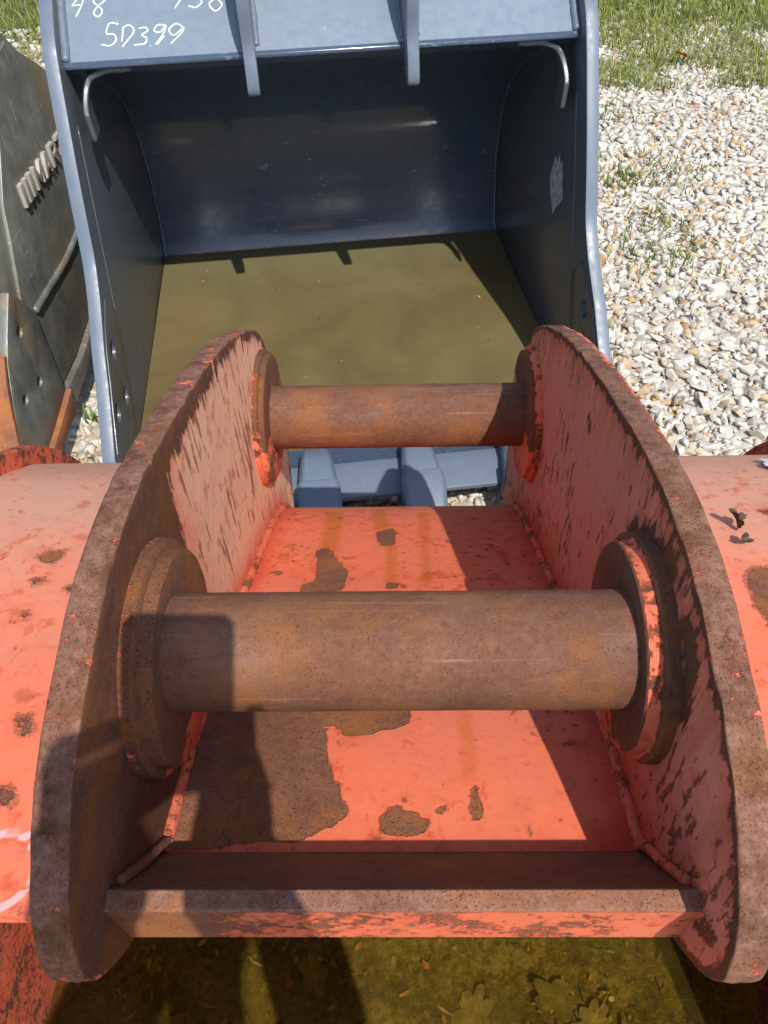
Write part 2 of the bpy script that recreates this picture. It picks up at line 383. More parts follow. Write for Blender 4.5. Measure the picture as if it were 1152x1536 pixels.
# ================================================================== SETTING: ground sheet
def ground_mat():
    g = G('gravel_ground'); x, y, z = g.sep()
    c = g.vor(30, out='Color'); d = g.vor(30); sep = g.n('ShaderNodeSeparateColor'); g.set(sep.inputs[0], c)
    stone = g.ramp(sep.outputs[0], [(0, (.6, .58, .53)), (.4, (.68, .66, .61)), (.62, (.52, .47, .40)), (.72, (.52, .36, .2)), (.85, (.62, .61, .58)), (1, (.46, .43, .38))])
    stone = g.mix(g.step(d, .25, .62), stone, (.46, .42, .35))
    grass = g.mix(g.noise(25, 6, .7), (.05, .075, .018), (.13, .12, .045))
    gm = g.step(g.add(y, g.cen(g.noise(1.6, 5, .6), 1.6)), 4.9, 5.5)
    col = g.mix(gm, stone, grass)
    g.bsdf(col, .9, g.bump(g.mul(d, -1), .02, .8), spec=.2)
    return g.m
s = 120
gr = link('ground', mesh('ground', [(-s, -s, 0), (s, -s, 0), (s, s, 0), (-s, s, 0)], [(0, 1, 2, 3)]), ground_mat()); tag(gr, kind='structure')
gr['label'] = 'ground of pale crushed limestone giving way to grass'

# ================================================================== ORANGE BUCKET
ob = thing('excavator_bucket', 'faded orange excavator bucket with peeling paint and two thick rusty pins, nearest the camera', 'excavator bucket', (.002, 0, 0))
EW = .190; ET = .0235; HW = .50
inner = catmull([(.212, .872), (.28, .858), (.348, .836), (.45, .797), (.552, .753), (.615, .72), (.70, .678), (.79, .628), (.85, .583), (.90, .525), (.93, .45), (.94, .38)], 6)
outer = catmull([(.150, .932), (.3, .925), (.5, .895), (.65, .845), (.74, .79), (.786, .75), (.84, .68), (.90, .56), (.94, .42), (.95, .30), (.89, .16), (.76, .07), (.58, .045)], 6)
shell_patches = [
 [(-0.24, 0.38), (-0.17, 0.356), (0.01, 0.354), (0.009, 0.338), (-0.023, 0.327), (-0.047, 0.321), (-0.057, 0.335), (-0.072, 0.335), (-0.063, 0.29), (-0.048, 0.254), (-0.042, 0.245), (-0.053, 0.236), (-0.084, 0.22), (-0.106, 0.223), (-0.142, 0.217), (-.19, .214), (-.24, .214)],
 [(-0.11, 0.671), (-0.097, 0.676), (-0.079, 0.632), (-0.064, 0.604), (-0.07, 0.561), (-0.102, 0.545), (-0.117, 0.553), (-0.116, 0.573), (-0.103, 0.587)],
 [(-0.031, 0.724), (-0.01, 0.74), (-0.003, 0.723), (-0.007, 0.683), (-0.025, 0.683)],
 [(-0.015, 0.578), (-0.002, 0.575), (-0.003, 0.561), (-0.013, 0.561)], [(0.035, 0.584), (0.039, 0.574), (0.038, 0.554), (0.035, 0.557)],
 [(-0.164, 0.61), (-0.15, 0.609), (-0.15, 0.598)],
 [(-0.017, 0.244), (-0.004, 0.25), (0.009, 0.245), (0.023, 0.237), (0.02, 0.23), (0.007, 0.223), (-0.015, 0.23)],
 [(0.057, 0.279), (0.063, 0.277), (0.064, 0.257), (0.068, 0.248), (0.06, 0.233), (0.056, 0.248)],
 [(0.028, 0.245), (0.032, 0.249), (0.039, 0.249), (0.042, 0.243), (0.034, 0.244)]]
stains = [[(-.108, .66), (-.082, .66), (-.085, .82), (-.112, .82)], [(.031, .806), (.046, .806), (.04, .575), (.028, .567)], [(.056, .36), (.067, .36), (.064, .28), (.054, .276)], [(-.018, .68), (-.003, .68), (-.003, .568), (-.016, .568)], [(-.045, .83), (-.02, .83), (-.012, .74), (-.035, .73)]]
def extrude_sheet(name, prof, x0, x1, dx, thick, mat, parent, attrs, step=.006, sm=50):
    """closed sheet: profile (y,z) swept along X, thickened inwards, with attributes from functions of (x,y,z)"""
    pr = resample(prof, step); n = max(2, int(round((x1 - x0) / dx)) + 1); xs = np.linspace(x0, x1, n)
    t = np.gradient(pr, axis=0); t /= np.linalg.norm(t, axis=1)[:, None]; nrm = np.stack([-t[:, 1], t[:, 0]], 1)
    V = np.empty((2, len(pr), n, 3))
    for k, off in enumerate((0, -thick)):
        q = pr + nrm * off; V[k, :, :, 0] = xs[None]; V[k, :, :, 1] = q[:, :1]; V[k, :, :, 2] = q[:, 1:]
    Np = len(pr); idx = lambda k, i, j: (k * Np + i) * n + j
    F = []
    for i in range(Np - 1):
        for j in range(n - 1):
            F.append((idx(0, i, j), idx(0, i, j + 1), idx(0, i + 1, j + 1), idx(0, i + 1, j)))
            F.append((idx(1, i, j), idx(1, i + 1, j), idx(1, i + 1, j + 1), idx(1, i, j + 1)))
        for j in (0, n - 1): F.append((idx(0, i, j), idx(1, i, j), idx(1, i + 1, j), idx(0, i + 1, j)) if j else (idx(0, i, j), idx(0, i + 1, j), idx(1, i + 1, j), idx(1, i, j)))
    for i in (0, Np - 1):
        for j in range(n - 1): F.append((idx(0, i, j), idx(1, i, j), idx(1, i, j + 1), idx(0, i, j + 1)) if i == 0 else (idx(0, i, j), idx(0, i, j + 1), idx(1, i, j + 1), idx(1, i, j)))
    V = V.reshape(-1, 3); me = mesh(name, V, F); auto_smooth(me, sm)
    for k, f in attrs.items(): fattr(me, k, f(V))
    return link(name, me, mat, parent)
def soft(d, w): return np.clip(d / w + .5, 0, 1)
# the plate between the ears
def chip_in(V):
    c = sdf(V[:, :2], shell_patches)
    return np.where(c > 0, np.clip(c * 2.2, 0, .03) + .0035, np.clip(c, -.06, 0) - .003)
extrude_sheet('top_plate', inner, -EW, EW, .0075, .014, M['shell'], ob, {
    'chip': chip_in, 'stain': lambda V: soft(sdf(V[:, :2], stains), .018),
    'fade': lambda V: np.clip((V[:, 1] - .70) * 2.2, 0, .6),
    'fresh': lambda V: np.clip(1 - (EW - np.abs(V[:, 0])) / .05, 0, 1) * .7 + np.clip((.245 - V[:, 1]) / .03, 0, 1) * .45})
# the plates beyond the ears
LP = [[(-0.372, 0.497), (-0.359, 0.507), (-0.342, 0.508), (-0.34, 0.494), (-0.35, 0.484), (-0.365, 0.487)], [(-0.366, 0.461), (-0.351, 0.467), (-0.347, 0.455), (-0.359, 0.452)], [(-0.328, 0.451), (-0.317, 0.455), (-0.315, 0.441), (-0.323, 0.442)], [(-0.355, 0.414), (-0.347, 0.418), (-0.343, 0.406)], [(-0.317, 0.303), (-0.304, 0.306), (-0.297, 0.29), (-0.307, 0.282)], [(-0.31, 0.239), (-0.296, 0.242), (-0.289, 0.229), (-0.304, 0.223)],
      [(0.33, 0.454), (0.346, 0.47), (0.37, 0.472), (0.42, 0.453), (0.40, 0.386), (0.332, 0.39), (0.329, 0.423)], [(0.389, 0.567), (0.406, 0.569), (0.398, 0.552)]]
def ring(V):
    d = np.hypot((V[:, 0] + .285) / .95, V[:, 1] - .180); return np.clip(1 - np.abs(d - .027) / .005, 0, 1)
for sgn in (-1, 1):
    a, b = (-HW, -EW - ET) if sgn < 0 else (EW + ET, HW)
    extrude_sheet('skirt_plate', outer, a, b + (.035 if sgn > 0 else 0), .0075, .014, M['skirt'], ob, {
        'chip': lambda V: np.clip(sdf(V[:, :2], LP), -.06, .03) - .002,
        'fade': lambda V: np.clip((V[:, 1] - .30) * 2.6, 0, 1.1), 'mark': ring,
        'fresh': lambda V: np.clip((.3 - V[:, 1]) * .6, 0, .1)})
# lip bar between the ears: front face, narrow top, sloping rusted back face
def strip_sheet(name, pts, mat, attrs):
    return extrude_sheet(name, np.array(pts), -EW, EW, .0075, .003, mat, ob, attrs, .001, 30)
bar_prof = [(.1435, .905), (.1425, .9685), (.1438, .9705), (.1545, .9715), (.1558, .970)]
def bar_chip(V): 
    top = np.clip((V[:, 2] - .9668) / .003, 0, 1)
    return -.0055 + .030 * top + .012 * np.clip((-.11 - V[:, 0]) / .03, 0, 1) * (1 - top)
strip_sheet('lip_bar', bar_prof, M['bar'], {'chip': bar_chip, 'pale': lambda V: np.clip((V[:, 2] - .9668) / .003, 0, 1) * .9})
strip_sheet('lip_slope', [(.1556, .9690), (.184, .918), (.2125, .8705), (.222, .867)], M['strip'], {})
extrude_sheet('lip_underside', np.array([(.170, .885), (.215, .840), (.30, .805), (.60, .675), (.84, .52), (.91, .38)]), -HW + .001, HW - .001, .04, .01, M['wallred'], ob, {})

# ears ------------------------------------------------------------
ear_pts = [(.955, .79), (.932, .84), (.905, .882), (.865, .915), (.80, .955), (.72, .996), (.60, 1.043), (.49, 1.077), (.405, 1.098), (.335, 1.104), (.29, 1.100), (.255, 1.092), (.215, 1.081), (.183, 1.067), (.152, 1.047), (.122, 1.018), (.106, .985), (.107, .955), (.125, .920), (.15, .888)]
ear_low = [(.18, .862), (.25, .80), (.6, .65), (.88, .42), (.93, .39), (.965, .48), (.985, .6), (.98, .72)]
ear_out = np.vstack([resample(catmull(ear_pts, 8), .007), resample(np.array(ear_low), .03)])
paint_left = [(.94, .875), (.75, .975), (.60, 1.022), (.50, 1.052), (.452, 1.058), (.446, 1.015), (.441, .947), (.428, .905), (.40, .80), (.90, .34), (1.1, .45), (1.1, .8)]
right_bare = [[(0.425, 1.014), (0.399, 1.055), (0.348, 1.088), (0.310, 1.090), (0.32, 1.068), (0.356, 1.05), (0.395, 1.02)], [(0.298, 1.068), (0.278, 1.088), (0.250, 1.064), (0.236, 1.02), (0.25, .99), (0.274, 1.044)], [(0.148, 0.938), (0.143, 0.979), (0.125, 0.976), (0.128, 0.95)], [(0.588, 1.0), (0.566, 1.001), (0.567, 0.987), (0.582, 0.987)]]
def make_ear(sgn):
    o2 = ear_out.copy(); N = len(o2)
    t = np.roll(o2, -1, 0) - np.roll(o2, 1, 0); t /= np.linalg.norm(t, axis=1)[:, None]
    nr = np.stack([-t[:, 1], t[:, 0]], 1)                       # outward for this winding
    if ((o2 + nr * .01 - o2.mean(0)) ** 2).sum() < ((o2 - nr * .01 - o2.mean(0)) ** 2).sum(): nr = -nr
    wob = np.array([mnoise.noise(Vector((i * .33, sgn * 5, 0))) for i in range(N)]) * .0016
    cols = [(0, -.0018), (.0006, -.0004), (.002, 0), (.007, .0005), (.0125, .0003), (.018, .0004), (.0212, -.0003), (.0230, -.0012), (.0235, -.003)]
    V = []; 
    for c, (dx, off) in enumerate(cols):
        jit = wob * (1.6 if c in (0, 1) else 1)
        for i in range(N):
            q = o2[i] + nr[i] * (off + jit[i] + .0006 * mnoise.noise(Vector((i * .9, c * 1.7, sgn))))
            V.append((sgn * (EW + dx), q[0], q[1]))
    rimN = len(V); nc = len(cols); F = []
    for c in range(nc - 1):
        for i in range(N):
            f = (c * N + i, c * N + (i + 1) % N, (c + 1) * N + (i + 1) % N, (c + 1) * N + i); F.append(f)
    F.append(tuple((nc - 1) * N + i for i in range(N)))
    # inner face, dense
    outl = np.array([(V[i][1], V[i][2]) for i in range(N)])
    lo, hi = outl.min(0), outl.max(0); gs = .0075
    gx, gy = np.meshgrid(np.arange(lo[0], hi[0], gs), np.arange(lo[1], hi[1], gs)); P = np.stack([gx.ravel(), gy.ravel()], 1)
    P = P[sdf(P, [outl]) > gs * .6]
    vc, _, fc, ov, _, _ = delaunay_2d_cdt([Vector(p) for p in outl] + [Vector(p) for p in P], [], [list(range(N))], 1, 1e-6)
    remap = {}
    for i, (v, src) in enumerate(zip(vc, ov)):
        s0 = [q for q in src if q < N]
        if s0: remap[i] = s0[0]
        else: remap[i] = len(V); V.append((sgn * EW, v.x, v.y))
    for f in fc: F.append(tuple(remap[i] for i in f))
    me = mesh('ear', V, F); bm = bmesh.new(); bm.from_mesh(me); bmesh.ops.recalc_face_normals(bm, faces=bm.faces); bm.to_mesh(me); bm.free()
    auto_smooth(me, 50)
    V = np.array(V); yz = V[:, 1:]; d_edge = sdf(yz, [outl]); isr = np.arange(len(V)) < rimN
    if sgn < 0:
        face = -sdf(yz, [paint_left]); face = np.clip(face, -.03, .03) + .006
        face = np.maximum(face, .010 - d_edge)
    else:
        face = np.clip(sdf(yz, right_bare), -.035, .03)
        face = np.maximum(face, np.clip(.012 - d_edge * 1.1, -.05, .03) - .006)
    xr = (np.abs(V[:, 0]) - EW) / ET
    rimv = .0125 - .016 * np.clip((xr - .55) / .45, 0, 1) * np.clip((yz[:, 0] - .35) / .3, 0, 1) - .004 * (np.abs(xr - .5))
    if sgn < 0: rimv = .0125 - .007 * np.clip((yz[:, 0] - .6) / .3, 0, 1)
    inn = np.arange(len(V)) < N
    chip = np.where(isr & ~inn, rimv, face); chip[inn] = .012
    fattr(me, 'chip', chip)
    fattr(me, 'pale', np.where(isr & ~inn, .85, 0.))
    fattr(me, 'fade', np.where(isr, .1, 1.15 * np.clip((yz[:, 0] - .35) * 5, 0, 1) if sgn < 0 else .75))
    h_sh = yz[:, 1] - np.interp(yz[:, 0], inner[:, 0], inner[:, 1])
    fattr(me, 'fresh', np.where(isr, .15, np.clip(1 - h_sh / .09, 0, 1) * .75))
    fattr(me, 'stain', np.where(isr, 0, np.clip(1 - d_edge / .11, 0, 1) * (.75 if sgn > 0 else .5)))
    return link('ear', me, M['ear'] if sgn < 0 else M['ear2'], ob)
ears = [make_ear(-1), make_ear(1)]
NP = (.3174, .998); FP = (.841, .784)
def boss(sgn, c, r, rb, th, parent, chipf, seed, off=(0, 0)):
    e = sgn * EW; f = sgn * (EW - th); q = lambda k: e + (f - e) * k
    prof = [(e + sgn * .002, rb), (q(.05), rb), (q(.40), rb - .0005), (q(.47), rb - .002), (q(.52), r + .0015), (q(.9), r), (q(.98), r - .0015), (f, r - .004), (f, r * .7), (f, r * .4)]
    o = lathe_x('boss', prof, (c[0] + off[0], c[1] + off[1]), M['boss'], parent, 72, .0016, seed)
    me = o.data; co = np.empty(len(me.vertices) * 3); me.vertices.foreach_get('co', co); co = co.reshape(-1, 3)
    fattr(me, 'chip', chipf(co, (np.abs(co[:, 0]) - (EW - th)) / th))
    fattr(me, 'fresh', np.clip((c[1] - .03 - co[:, 2]) / .05, 0, 1) * .8)
    return o
boss(-1, (.328, .976), .085, .094, .0205, ears[0], lambda c, k: .0075 - .018 * (c[:, 2] < .935) - .005 * (k > .6), 1)
boss(1, (.333, .979), .0815, .090, .021, ears[1], lambda c, k: np.where(k < .05, np.where(c[:, 2] < .935, -.003, .018), np.where(k < .50, np.where(c[:, 2] > 1.02, -.004, -.012), np.where(c[:, 2] < .935, -.001, .010))), 2)
boss(-1, FP, .0895, .096, .0150, ears[0], lambda c, k: np.where(c[:, 2] > .795, .001, -.007) + .005 * (k < .10), 3)
boss(1, FP, .0895, .096, .0150, ears[1], lambda c, k: np.where(k < .12, np.where(c[:, 2] > .795, .012, -.012), -.006 - .008 * (c[:, 2] < .765)), 4)
for c, r, sd in ((NP, .0447, 1), (FP, .0447, 2)):
    prof = [(x, r) for x in np.linspace(-.204, .204, 60)]
    lathe_x('pin', prof, c, M['pin'], ob, 96, .0004, sd)
# weld beads
for sgn in (-1, 1):
    q = resample(inner[inner[:, 0] < .93], .004)
    tube('weld_bead', [(sgn * (EW - .0025), y, z + .002) for y, z in q], .0052, M['bead'], ob, 12, .22, seed=sgn * 3)
    tube('weld_bead', [(sgn * (EW - .003), y, z) for y, z in resample(np.array([(.222, .872), (.19, .918), (.163, .962)]), .003)], .004, M['strip'] if sgn < 0 else M['bead'], ob, 12, .25, seed=sgn * 7)
# side plates, floor, cutting edge and teeth
so = catmull([(.135, .955), (.3, .945), (.5, .915), (.66, .865), (.755, .81), (.802, .77), (.862, .695), (.92, .57), (.962, .42), (.97, .29), (.905, .145), (.77, .05), (.58, .022)], 4)
side = [tuple(p) for p in so] + [(-.42, .022), (-.52, .06), (-.50, .14), (-.38, .30), (-.2, .50), (-.06, .69), (.05, .85), (.11, .93)]
for sgn in (-1, 1):
    plate('side_plate', side, .02, (), .003, lambda u, v, ww: (sgn * (HW + .0105) + (.036 if sgn > 0 else 0) + ww, u, v), M['wallred'], ob)
extrude_sheet('floor_plate', np.array([(.60, .0455), (.3, .042), (-.3, .042), (-.44, .05)]), -HW, HW, .05, .016, M['wallred'], ob, {})
def tooth(parent, x, y, z, L, wd, mat, name='tooth', tip=.3):
    sec = []
    for k, (t, sw, up, dn) in enumerate([(0, .62, .030, .0), (.1, .9, .04, -.004), (.5, 1, .038, -.008), (.8, .9, .026, -.010), (1, .75, tip * .04, -.010)]):
        h = wd / 2 * sw; yy = y - t * L
        sec.append([(x - h, yy, z + dn), (x + h, yy, z + dn), (x + h, yy, z + up * .8), (x + h * .7, yy, z + up), (x - h * .7, yy, z + up), (x - h, yy, z + up * .8)])
    return bevel_mod(loft(name, sec, mat, parent), .004)
bevel_mod(loft('cutting_edge', [[(x, -.40, .058), (x, -.40, .03), (x, -.545, .03), (x, -.50, .058)] for x in (-HW, HW)], M['strip'], ob), .002)
for x in (-.42, -.14, .14, .42): tooth(ob, x, -.42, .05, .22, .08, M['strip'])
# peeled sticker on the right-hand plate
def on_outer(x, y): return (x, y, float(np.interp(y, outer[:40, 0], outer[:40, 1])))
st = [(.447, .674), (.452, .668), (.458, .660), (.495, .650), (.50, .70), (.477, .706), (.462, .712), (.455, .705), (.458, .692), (.450, .686)]
V = [Vector(on_outer(*p)) + Vector((0, .0015, .004 + .004 * random.random())) for p in st]; cen = sum(V, Vector()) / len(V)
link('peeling_sticker', mesh('peeling_sticker', V + [cen], [(i, (i + 1) % len(V), len(V)) for i in range(len(V))]), M['label'], ob)

# ------------------------------------------------------------------ water, mud and leaves inside it
def mud_mat():
    g = G('bottom_mud'); n = g.noise(16, 8, .75); n2 = g.noise(90, 6, .75, g.map(loc=(2, 3, 1))); n3 = g.noise(26, 6, .65, g.map(loc=(6, 3, 1)))
    col = g.ramp(g.add(g.mul(n, .5), g.mul(n2, .5)), [(.36, (.028, .020, .004)), (.46, (.11, .080, .013)), (.54, (.24, .18, .036)), (.62, (.46, .36, .13))])
    col = g.mix(g.step(n3, .55, .64, 0, .75), col, (.40, .30, .11))
    col = g.mix(g.step(g.noise(45, 5, .6, g.map(loc=(9, 3, 1))), .64, .70, 0, .7), col, (.03, .022, .006))
    sp = g.step(g.vor(60, g.map(loc=(4, 4, 4))), .05, .12, 1, 0)
    col = g.mix(g.mul(sp, g.step(n3, .5, .6), .8), col, (.36, .32, .2))
    g.bsdf(col, .8, g.bump(g.add(n, g.mul(n2, .6)), .02, .9), spec=.2); return g.m
n = 50; V = []; F = []
for j in range(n + 1):
    for i in range(n + 1):
        x = -HW + 2 * HW * i / n; y = -.30 + 1.15 * j / n
        V.append((x, y, .190 + .03 * mnoise.fractal(Vector((x * 5, y * 5, 2)), 1, 2, 4)))
F = [(j * (n + 1) + i, j * (n + 1) + i + 1, (j + 1) * (n + 1) + i + 1, (j + 1) * (n + 1) + i) for j in range(n) for i in range(n)]
mud = link('mud', mesh('mud', V, F, True), mud_mat()); tag(mud, 'olive mud and algae settled in the orange bucket', kind='structure')
def clear_water():
    g = G('murky_water'); n = g.noise(9, 3, .5)
    lw = g.n('ShaderNodeFresnel'); lw.inputs[0].default_value = 1.33; nm = g.bump(n, .002, .25); g.set(lw.inputs['Normal'], nm)
    t0 = g.n('ShaderNodeBsdfTransparent'); t0.inputs[0].default_value = (.80, .72, .44, 1)
    df = g.n('ShaderNodeBsdfDiffuse'); df.inputs[0].default_value = (.13, .095, .018, 1)
    tr = g.n('ShaderNodeMixShader'); g.set(tr.inputs[0], g.step(g.noise(7, 5, .6), .3, .7, .12, .34)); g.set(tr.inputs[1], t0.outputs[0]); g.set(tr.inputs[2], df.outputs[0])
    gl = g.n('ShaderNodeBsdfGlossy'); gl.inputs['Roughness'].default_value = .02; g.set(gl.inputs['Normal'], nm)
    mx = g.n('ShaderNodeMixShader'); g.set(mx.inputs[0], lw.outputs[0]); g.set(mx.inputs[1], tr.outputs[0]); g.set(mx.inputs[2], gl.outputs[0])
    g.t.links.new(mx.outputs[0], g.out.inputs[0]); return g.m
wt = link('water', mesh('water', [(-HW, -.36, .235), (HW, -.36, .235), (HW, .90, .235), (-HW, .90, .235)], [(0, 1, 2, 3)]), clear_water()); tag(wt, 'shallow murky water standing in the orange bucket', kind='structure')
def leaf_mat(name, c):
    g = G(name); n = g.noise(60, 5, .65); v = g.step(g.math('ABSOLUTE', g.sep()[0]), .0, .004, 1, 0)
    col = g.mix(g.step(n, .3, .7), tuple(x * .6 for x in c), tuple(x * 1.2 for x in c)); col = g.mix(g.mul(v, .4), col, tuple(x * 1.5 for x in c)); col = g.mix(g.step(g.noise(45, 6, .7, g.map(loc=(3, 3, 3))), .48, .62, 0, .75), col, tuple(x * .45 for x in c))
    g.bsdf(col, .6, g.bump(n, .001, .6), spec=.3); return g.m
def leaf_mesh(seed, size, curl=.2, lobes=5):
    """a lobed leaf: midrib along +Y, toothed lobes, curled"""
    rr = random.Random(seed); ol = []
    for k in range(46):
        a = 2 * math.pi * k / 46 - math.pi / 2
        lob = .58 + .42 * abs(math.cos(a * lobes / 2 + .25)) ** .8 * (.85 + .3 * rr.random()) + .05 * rr.uniform(-1, 1)
        x = .62 * math.cos(a) * lob; y = .95 * math.sin(a) * lob
        if k < 2 or k > 44: x *= .4
        ol.append((x * size, y * size))
    V = [(0, 0, 0)]; F = []
    for f in (.5, 1.0):
        for x, y in ol:
            z = curl * (x * x / size * 1.2 + .5 * y * y / size * math.sin(seed)) + size * .05 * mnoise.noise(Vector((x / size * 3, y / size * 3, seed)))
            V.append((x * f, y * f, z * f * f))
    m = len(ol)
    for i in range(m):
        F.append((0, 1 + i, 1 + (i + 1) % m)); F.append((1 + i, 1 + m + i, 1 + m + (i + 1) % m, 1 + (i + 1) % m))
    b = len(V); st = size * .02
    V += [(-st, -size * .5, .001), (st, -size * .5, .001), (st * .7, -size * 1.5, .004), (-st * .7, -size * 1.5, .004)]; F.append((b, b + 1, b + 2, b + 3))
    return mesh('leaf', V, F, True)
_dv = []; _df = []
for k in range(420):
    x = random.uniform(-.46, .46); y = random.uniform(.12, .40); z = .194 + .03 * mnoise.fractal(Vector((x * 5, y * 5, 2)), 1, 2, 4)
    a = random.uniform(0, 6.3); L = random.uniform(.003, .016) * random.random() ** .5; wd_ = random.uniform(.0008, .004); b = len(_dv)
    for u, v in ((-1, -.6), (.2, -1), (1, 0), (.3, .9), (-.8, .7)):
        _dv.append((x + math.cos(a) * u * L - math.sin(a) * v * wd_, y + math.sin(a) * u * L + math.cos(a) * v * wd_, z + random.uniform(.001, .005)))
    _df.append((b, b + 1, b + 2, b + 3, b + 4))
_dm = mesh('debris', _dv, _df); fattr(_dm, 'tone', np.repeat(rng.random(420), 5))
_g = G('leaf_litter'); _t = _g.attr('tone'); _g.bsdf(_g.ramp(_t, [(0, (.05, .035, .01)), (.5, (.22, .17, .04)), (.8, (.40, .33, .14)), (.95, (.5, .16, .03)), (1, (.6, .5, .35))]), .7)
tag(link('debris', _dm, _g.m), 'scraps of leaf and twig strewn over the mud in the orange bucket', kind='stuff')
LM = [leaf_mat('leaf_olive', (.14, .11, .02)), leaf_mat('leaf_tan', (.27, .205, .06)), leaf_mat('leaf_rust', (.42, .15, .03)), leaf_mat('leaf_dark', (.07, .045, .03))]
spots = [(-.13, .262, .05, 1, 20, 'pale pointed leaf sunk in the shaded left part of the bucket water'), (-.21, .225, .055, 0, 200, 'dark olive leaf lying lowest in the shaded left of the bucket water'),
         (.10, .212, .065, 1, -30, 'large tan leaf under the sunlit middle of the bucket water'), (.225, .235, .06, 0, 70, 'olive leaf in the sunlit right of the bucket water'), (.115, .188, .022, 2, 10, 'small rust orange leaf fragment beside the large tan leaf'),
         (.27, .205, .05, 1, 140, 'pale tan leaf at the edge of the right-hand shadow on the water'), (.035, .275, .012, 2, 45, 'tiny orange leaf scrap just below the middle of the bucket lip'), (-.165, .25, .014, 2, 80, 'tiny orange leaf scrap in the shade at left of the bucket water')]
for i, (x, y, sz, m, a, lab) in enumerate(spots):
    z = .199 + .03 * mnoise.fractal(Vector((x * 5, y * 5, 2)), 1, 2, 4)
    o = link('sunken_leaf', leaf_mesh(i + 1, sz * .7, .05, 5 + i % 3), LM[m], loc=(x, y, z)); o.rotation_euler = (R(random.uniform(-6, 6)), R(random.uniform(-6, 6)), R(a)); tag(o, lab, 'leaf', 'leaves in the bucket water')
o = link('dry_leaf', leaf_mesh(31, .014, 1.6, 5), LM[3], loc=(.352, .535, .899)); o.rotation_euler = (R(50), R(25), R(60)); tag(o, 'curled dark dry leaf resting on the faded orange plate beside the right ear', 'leaf')
o = link('dry_leaf', leaf_mesh(33, .009, 1.4, 3), LM[3], loc=(.350, .505, .901)); o.rotation_euler = (R(20), R(-20), R(100)); tag(o, 'smaller dark leaf fragment just in front of the curled dry leaf', 'leaf')

# ================================================================== GREY BUCKET
TH = .125
gb = thing('excavator_bucket', 'slate grey excavator bucket holding brown water, with chalk numbers on its top plate', 'excavator bucket', (-.152, 2.0, 0), TH)
GW = .596; PT = .030
front = [(.16, 1.085), (.10, 1.062), (.049, 1.028), (-.03, .968), (-.076, .905), (-.115, .84), (-.165, .755), (-.215, .662), (-.262, .57), (-.318, .507)]
lower = [(-.385, .455), (-.418, .430), (-.474, .375), (-.527, .326), (-.615, .256), (-.655, .18), (-.67, .12), (-.62, .085)]
gin = catmull([(.45, .050), (.54, .082), (.597, .13), (.632, .22), (.652, .33), (.648, .44), (.61, .55), (.535, .642), (.42, .72), (.28, .79), (.12, .86), (.0, .912)], 6)
gout = [(-.50, .075), (.2, .02), (.44, .012), (.55, .05), (.64, .15), (.695, .28), (.705, .40), (.67, .53), (.60, .65), (.50, .78), (.42, .93), (.34, 1.02), (.25, 1.075)]
side_g = [tuple(p) for p in resample(catmull(front, 5), .012)[:-1]] + [(-.318, .507)] + lower + [tuple(p) for p in gout]
holesL = [circle((-.36, .388), .024), circle((-.38, .262), .024), circle((-.488, .292), .024)]
for sgn in (-1, 1):
    plate('side_plate', side_g, PT, holesL, .0016, lambda u, v, ww: (sgn * (GW + PT / 2) + ww, u, v), [M['grey_side_shade'], M['grey']], gb, edge_mat=1, smooth_deg=24)  # broad faces take the shade-darkened slate, edges the lighter one
    # thicker cutter zone on the inner face, below the kink
    lin = [(-.285, .485), (-.355, .455), (-.41, .418), (-.465, .363), (-.52, .315), (-.59, .25), (-.60, .17), (-.57, .13), (-.40, .13), (-.33, .22), (-.25, .36), (-.23, .42)]
    plate('side_cutter', lin, .004, holesL, .0008, lambda u, v, ww: (sgn * (GW - .0005) + ww, u, v), M['grey_side_shade'], gb)
    tube('weld_seam', [(sgn * (GW + .0005), y, z) for y, z in resample(np.array([(-.055, .80), (-.12, .66), (-.19, .50), (-.235, .40)]), .02)], .003, M['grey_side_shade'], gb, 8, .2)
# back shell with floor
gp = np.vstack([np.array([(-.47, .125)]), gin])
def gsheet(name, prof, x0, x1, dx, th, mat):
    o = extrude_sheet(name, prof, x0, x1, dx, th, mat, gb, {}); return o
gsheet('back_shell', np.vstack([resample(np.array([(-.60, .126), (.44, .048)]), .05)[:-1], gin]), -GW, GW, .1, .014, M['grey_in_shade'])
